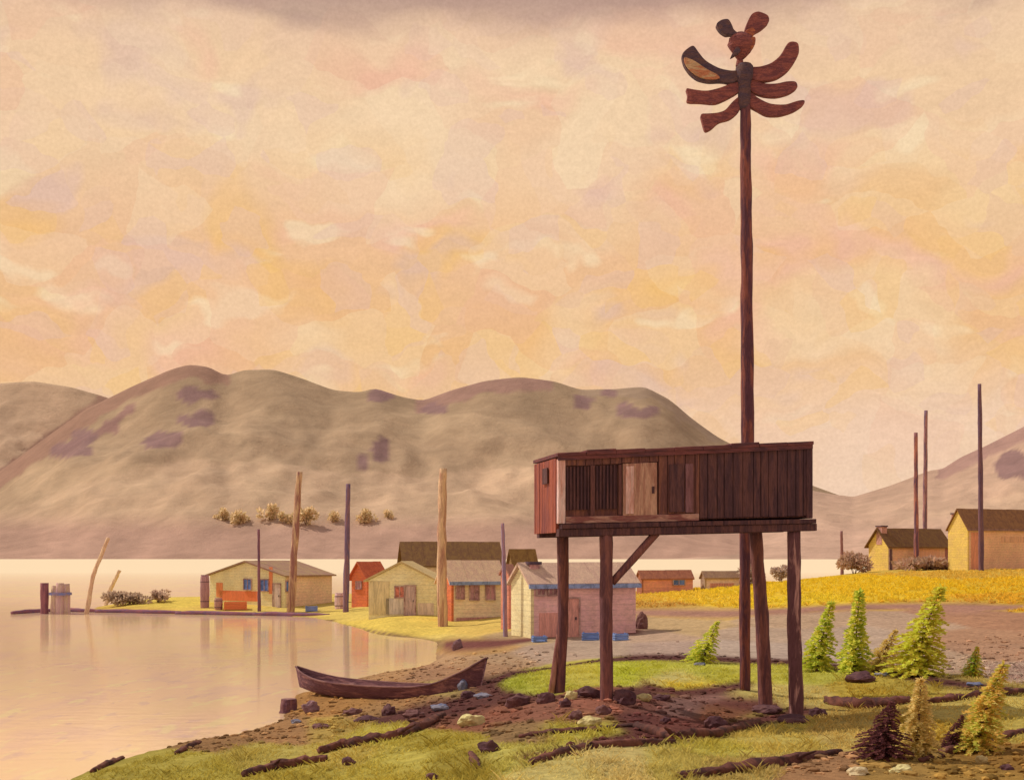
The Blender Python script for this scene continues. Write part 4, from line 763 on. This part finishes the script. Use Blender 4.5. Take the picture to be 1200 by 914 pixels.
def crate(px, base, wpx, hpx, label, c, d=None, rz=.2):
    p = on_ground(px, base) if d is None else Vector(((px-600)*d/F, d, gz(px, d))); k = p.y/F; w_, h = wpx*k/2, hpx*k
    root = thing('fish_crate', label, 'crate', p, rz, 'fish crates about the village'); m = wood('crate %s' % str(c), c, tuple(int(v*.85) for v in c), st=(.5, .5, 4))
    b = MB(); y = w_*.7
    for i in range(3):
        z0, z1 = h*(i/3)+.01, h*((i+1)/3)-.02; b.box(-w_, w_, -y, -y+.03, z0, z1); b.box(-w_, w_, y-.03, y, z0, z1); b.box(-w_, -w_+.03, -y+.03, y-.03, z0, z1); b.box(w_-.03, w_, -y+.03, y-.03, z0, z1)
    b.build('slats', m, root)
    for sx in (-1, 1):
        for sy in (-1, 1): MB().box(sx*(w_-.06)-.03, sx*(w_-.06)+.03, sy*(y-.06)-.03, sy*(y-.06)+.03, -.1, h+.02).build('corner_post', m, root)
    MB().box(-w_+.03, w_-.03, -y+.03, y-.03, .02, .06).build('bottom', m, root)
crate(276, 714, 26, 9, 'low orange crate in front of the yellow cottage', (202, 104, 58)); crate(632, 752, 17, 7, 'blue crate at left below the pink house wall', (100, 108, 124)); crate(692, 750, 20, 9, 'blue crate at the middle of the pink house wall', (100, 108, 126), rz=-.1); crate(727, 750, 17, 8, 'blue crate near the right end of the pink house wall', (106, 112, 126)); crate(365, 716, 14, 6, 'small grey-blue crate right of the tall brown pole', (112, 112, 130))

# ------------------------------------------------------------------ grass
GRM = attr_mat('grass_blades', 1.5, .15, 0, trans=.42)
def grass(name, n, box, hgt, wid, dmin, dmax, seed, keep, blades=5):
    r = np.random.default_rng(seed); px = r.uniform(box[0], box[1], n*4); d = np.exp(r.uniform(math.log(dmin), math.log(dmax), n*4))
    z = ground(px, d); x = (px-600)*d/F; py = HZ+(EYE-z)*F/d; c = cover(px, py, jit(x, d, d))
    ok = keep(px, py, z, c); idx = np.nonzero(ok)[0][:n]; mb = MB(); rn = random.Random(seed)
    for i in idx:
        cl = noise.noise(Vector((x[i]*.9, d[i]*.9, 5)))
        if cl < -.18 and rn.random() < .7: continue
        base = Vector((x[i], d[i], z[i]-.015)); cc_ = np.minimum(c[i]/np.array(LG)*np.array((1.5, 1.5, 1.7)), .85)
        for b in range(blades):
            a = rn.uniform(0, 6.3); h = hgt*rn.uniform(.45, 1.15)*(1+.6*cl); lx, ly = math.cos(a)*h*rn.uniform(.5, 1.7), math.sin(a)*h*rn.uniform(.5, 1.7)
            sx, sy = -math.sin(a)*wid, math.cos(a)*wid; bo = base+Vector((rn.uniform(-.1, .1), rn.uniform(-.1, .1), 0)); k = rn.uniform(.78, 1.18)
            mb.add([bo+Vector((-sx, -sy, 0)), bo+Vector((sx, sy, 0)), bo+Vector((lx*.45+sx*.7, ly*.45+sy*.7, h*.6)), bo+Vector((lx, ly, h)), bo+Vector((lx*.45-sx*.7, ly*.45-sy*.7, h*.6))], [(0, 1, 2, 3, 4)], tuple(cc_*k))
    o = mb.build(name, GRM, kind='stuff'); return o
def is_green(px, py, z, c): return (z > .18) & (c[:, 1]/c[:, 0] > .60) & (c[:, 0] > .2)
o = grass('grass', 13000, (-60, 1290), .075, .013, 13, 36, 5, is_green); o['label'] = 'yellow-green grass covering the foreground shore'; o['category'] = 'grass'
o = grass('tall_grass', 6500, (740, 1290), .17, .04, 54, 104, 6, lambda px, py, z, c: (c[:, 0]/np.maximum(c[:, 2], 1e-3) > 9) & (py < 724), 4); o['label'] = 'golden grass of the field below the right-hand houses'; o['category'] = 'grass'

def pebbles(n, box, dmin, dmax, seed, keep):
    r = np.random.default_rng(seed); px = r.uniform(box[0], box[1], n*5); d = np.exp(r.uniform(math.log(dmin), math.log(dmax), n*5))
    z = ground(px, d); x = (px-600)*d/F; py = HZ+(EYE-z)*F/d; c = cover(px, py, jit(x, d, d)); idx = np.nonzero(keep(px, py, z, c))[0][:n]
    b = bmesh.new(); bmesh.ops.create_icosphere(b, subdivisions=1, radius=1); bv = [v_.co.copy() for v_ in b.verts]; bf = [tuple(v_.index for v_ in f_.verts) for f_ in b.faces]; b.free()
    mb = MB(); rn = random.Random(seed)
    for i in idx:
        s_ = .018+.075*rn.random()**4; k = rn.choice((.55, .75, .95, 1.15, 1.5)); a = rn.uniform(0, 6.3); ca, sa = math.cos(a), math.sin(a); e = rn.uniform(.6, 1.3)
        cc_ = np.minimum(c[i]/np.array(LG)*k, .7); vs = []
        for v_ in bv:
            q_ = v_*s_*rn.uniform(.8, 1.2); q_ = Vector((q_.x*e*1.3, q_.y, q_.z*.6)); vs.append((x[i]+q_.x*ca-q_.y*sa, d[i]+q_.x*sa+q_.y*ca, z[i]+q_.z+s_*.15))
        mb.add(vs, bf, tuple(cc_))
    return mb.build('gravel', attr_mat('gravel_stones', 9, .2, .3), kind='stuff')
o = pebbles(5500, (150, 1290), 16, 46, 12, lambda px, py, z, c: (z > .02) & (c[:, 1]/c[:, 0] < .62)); o['label'] = 'gravel and clods on the bare soil of the shore'; o['category'] = 'gravel'
o = grass('weeds', 330, (-60, 1290), .17, .006, 13, 34, 15, is_green, 11); o['label'] = 'taller weed tufts standing in the foreground grass'; o['category'] = 'weeds'
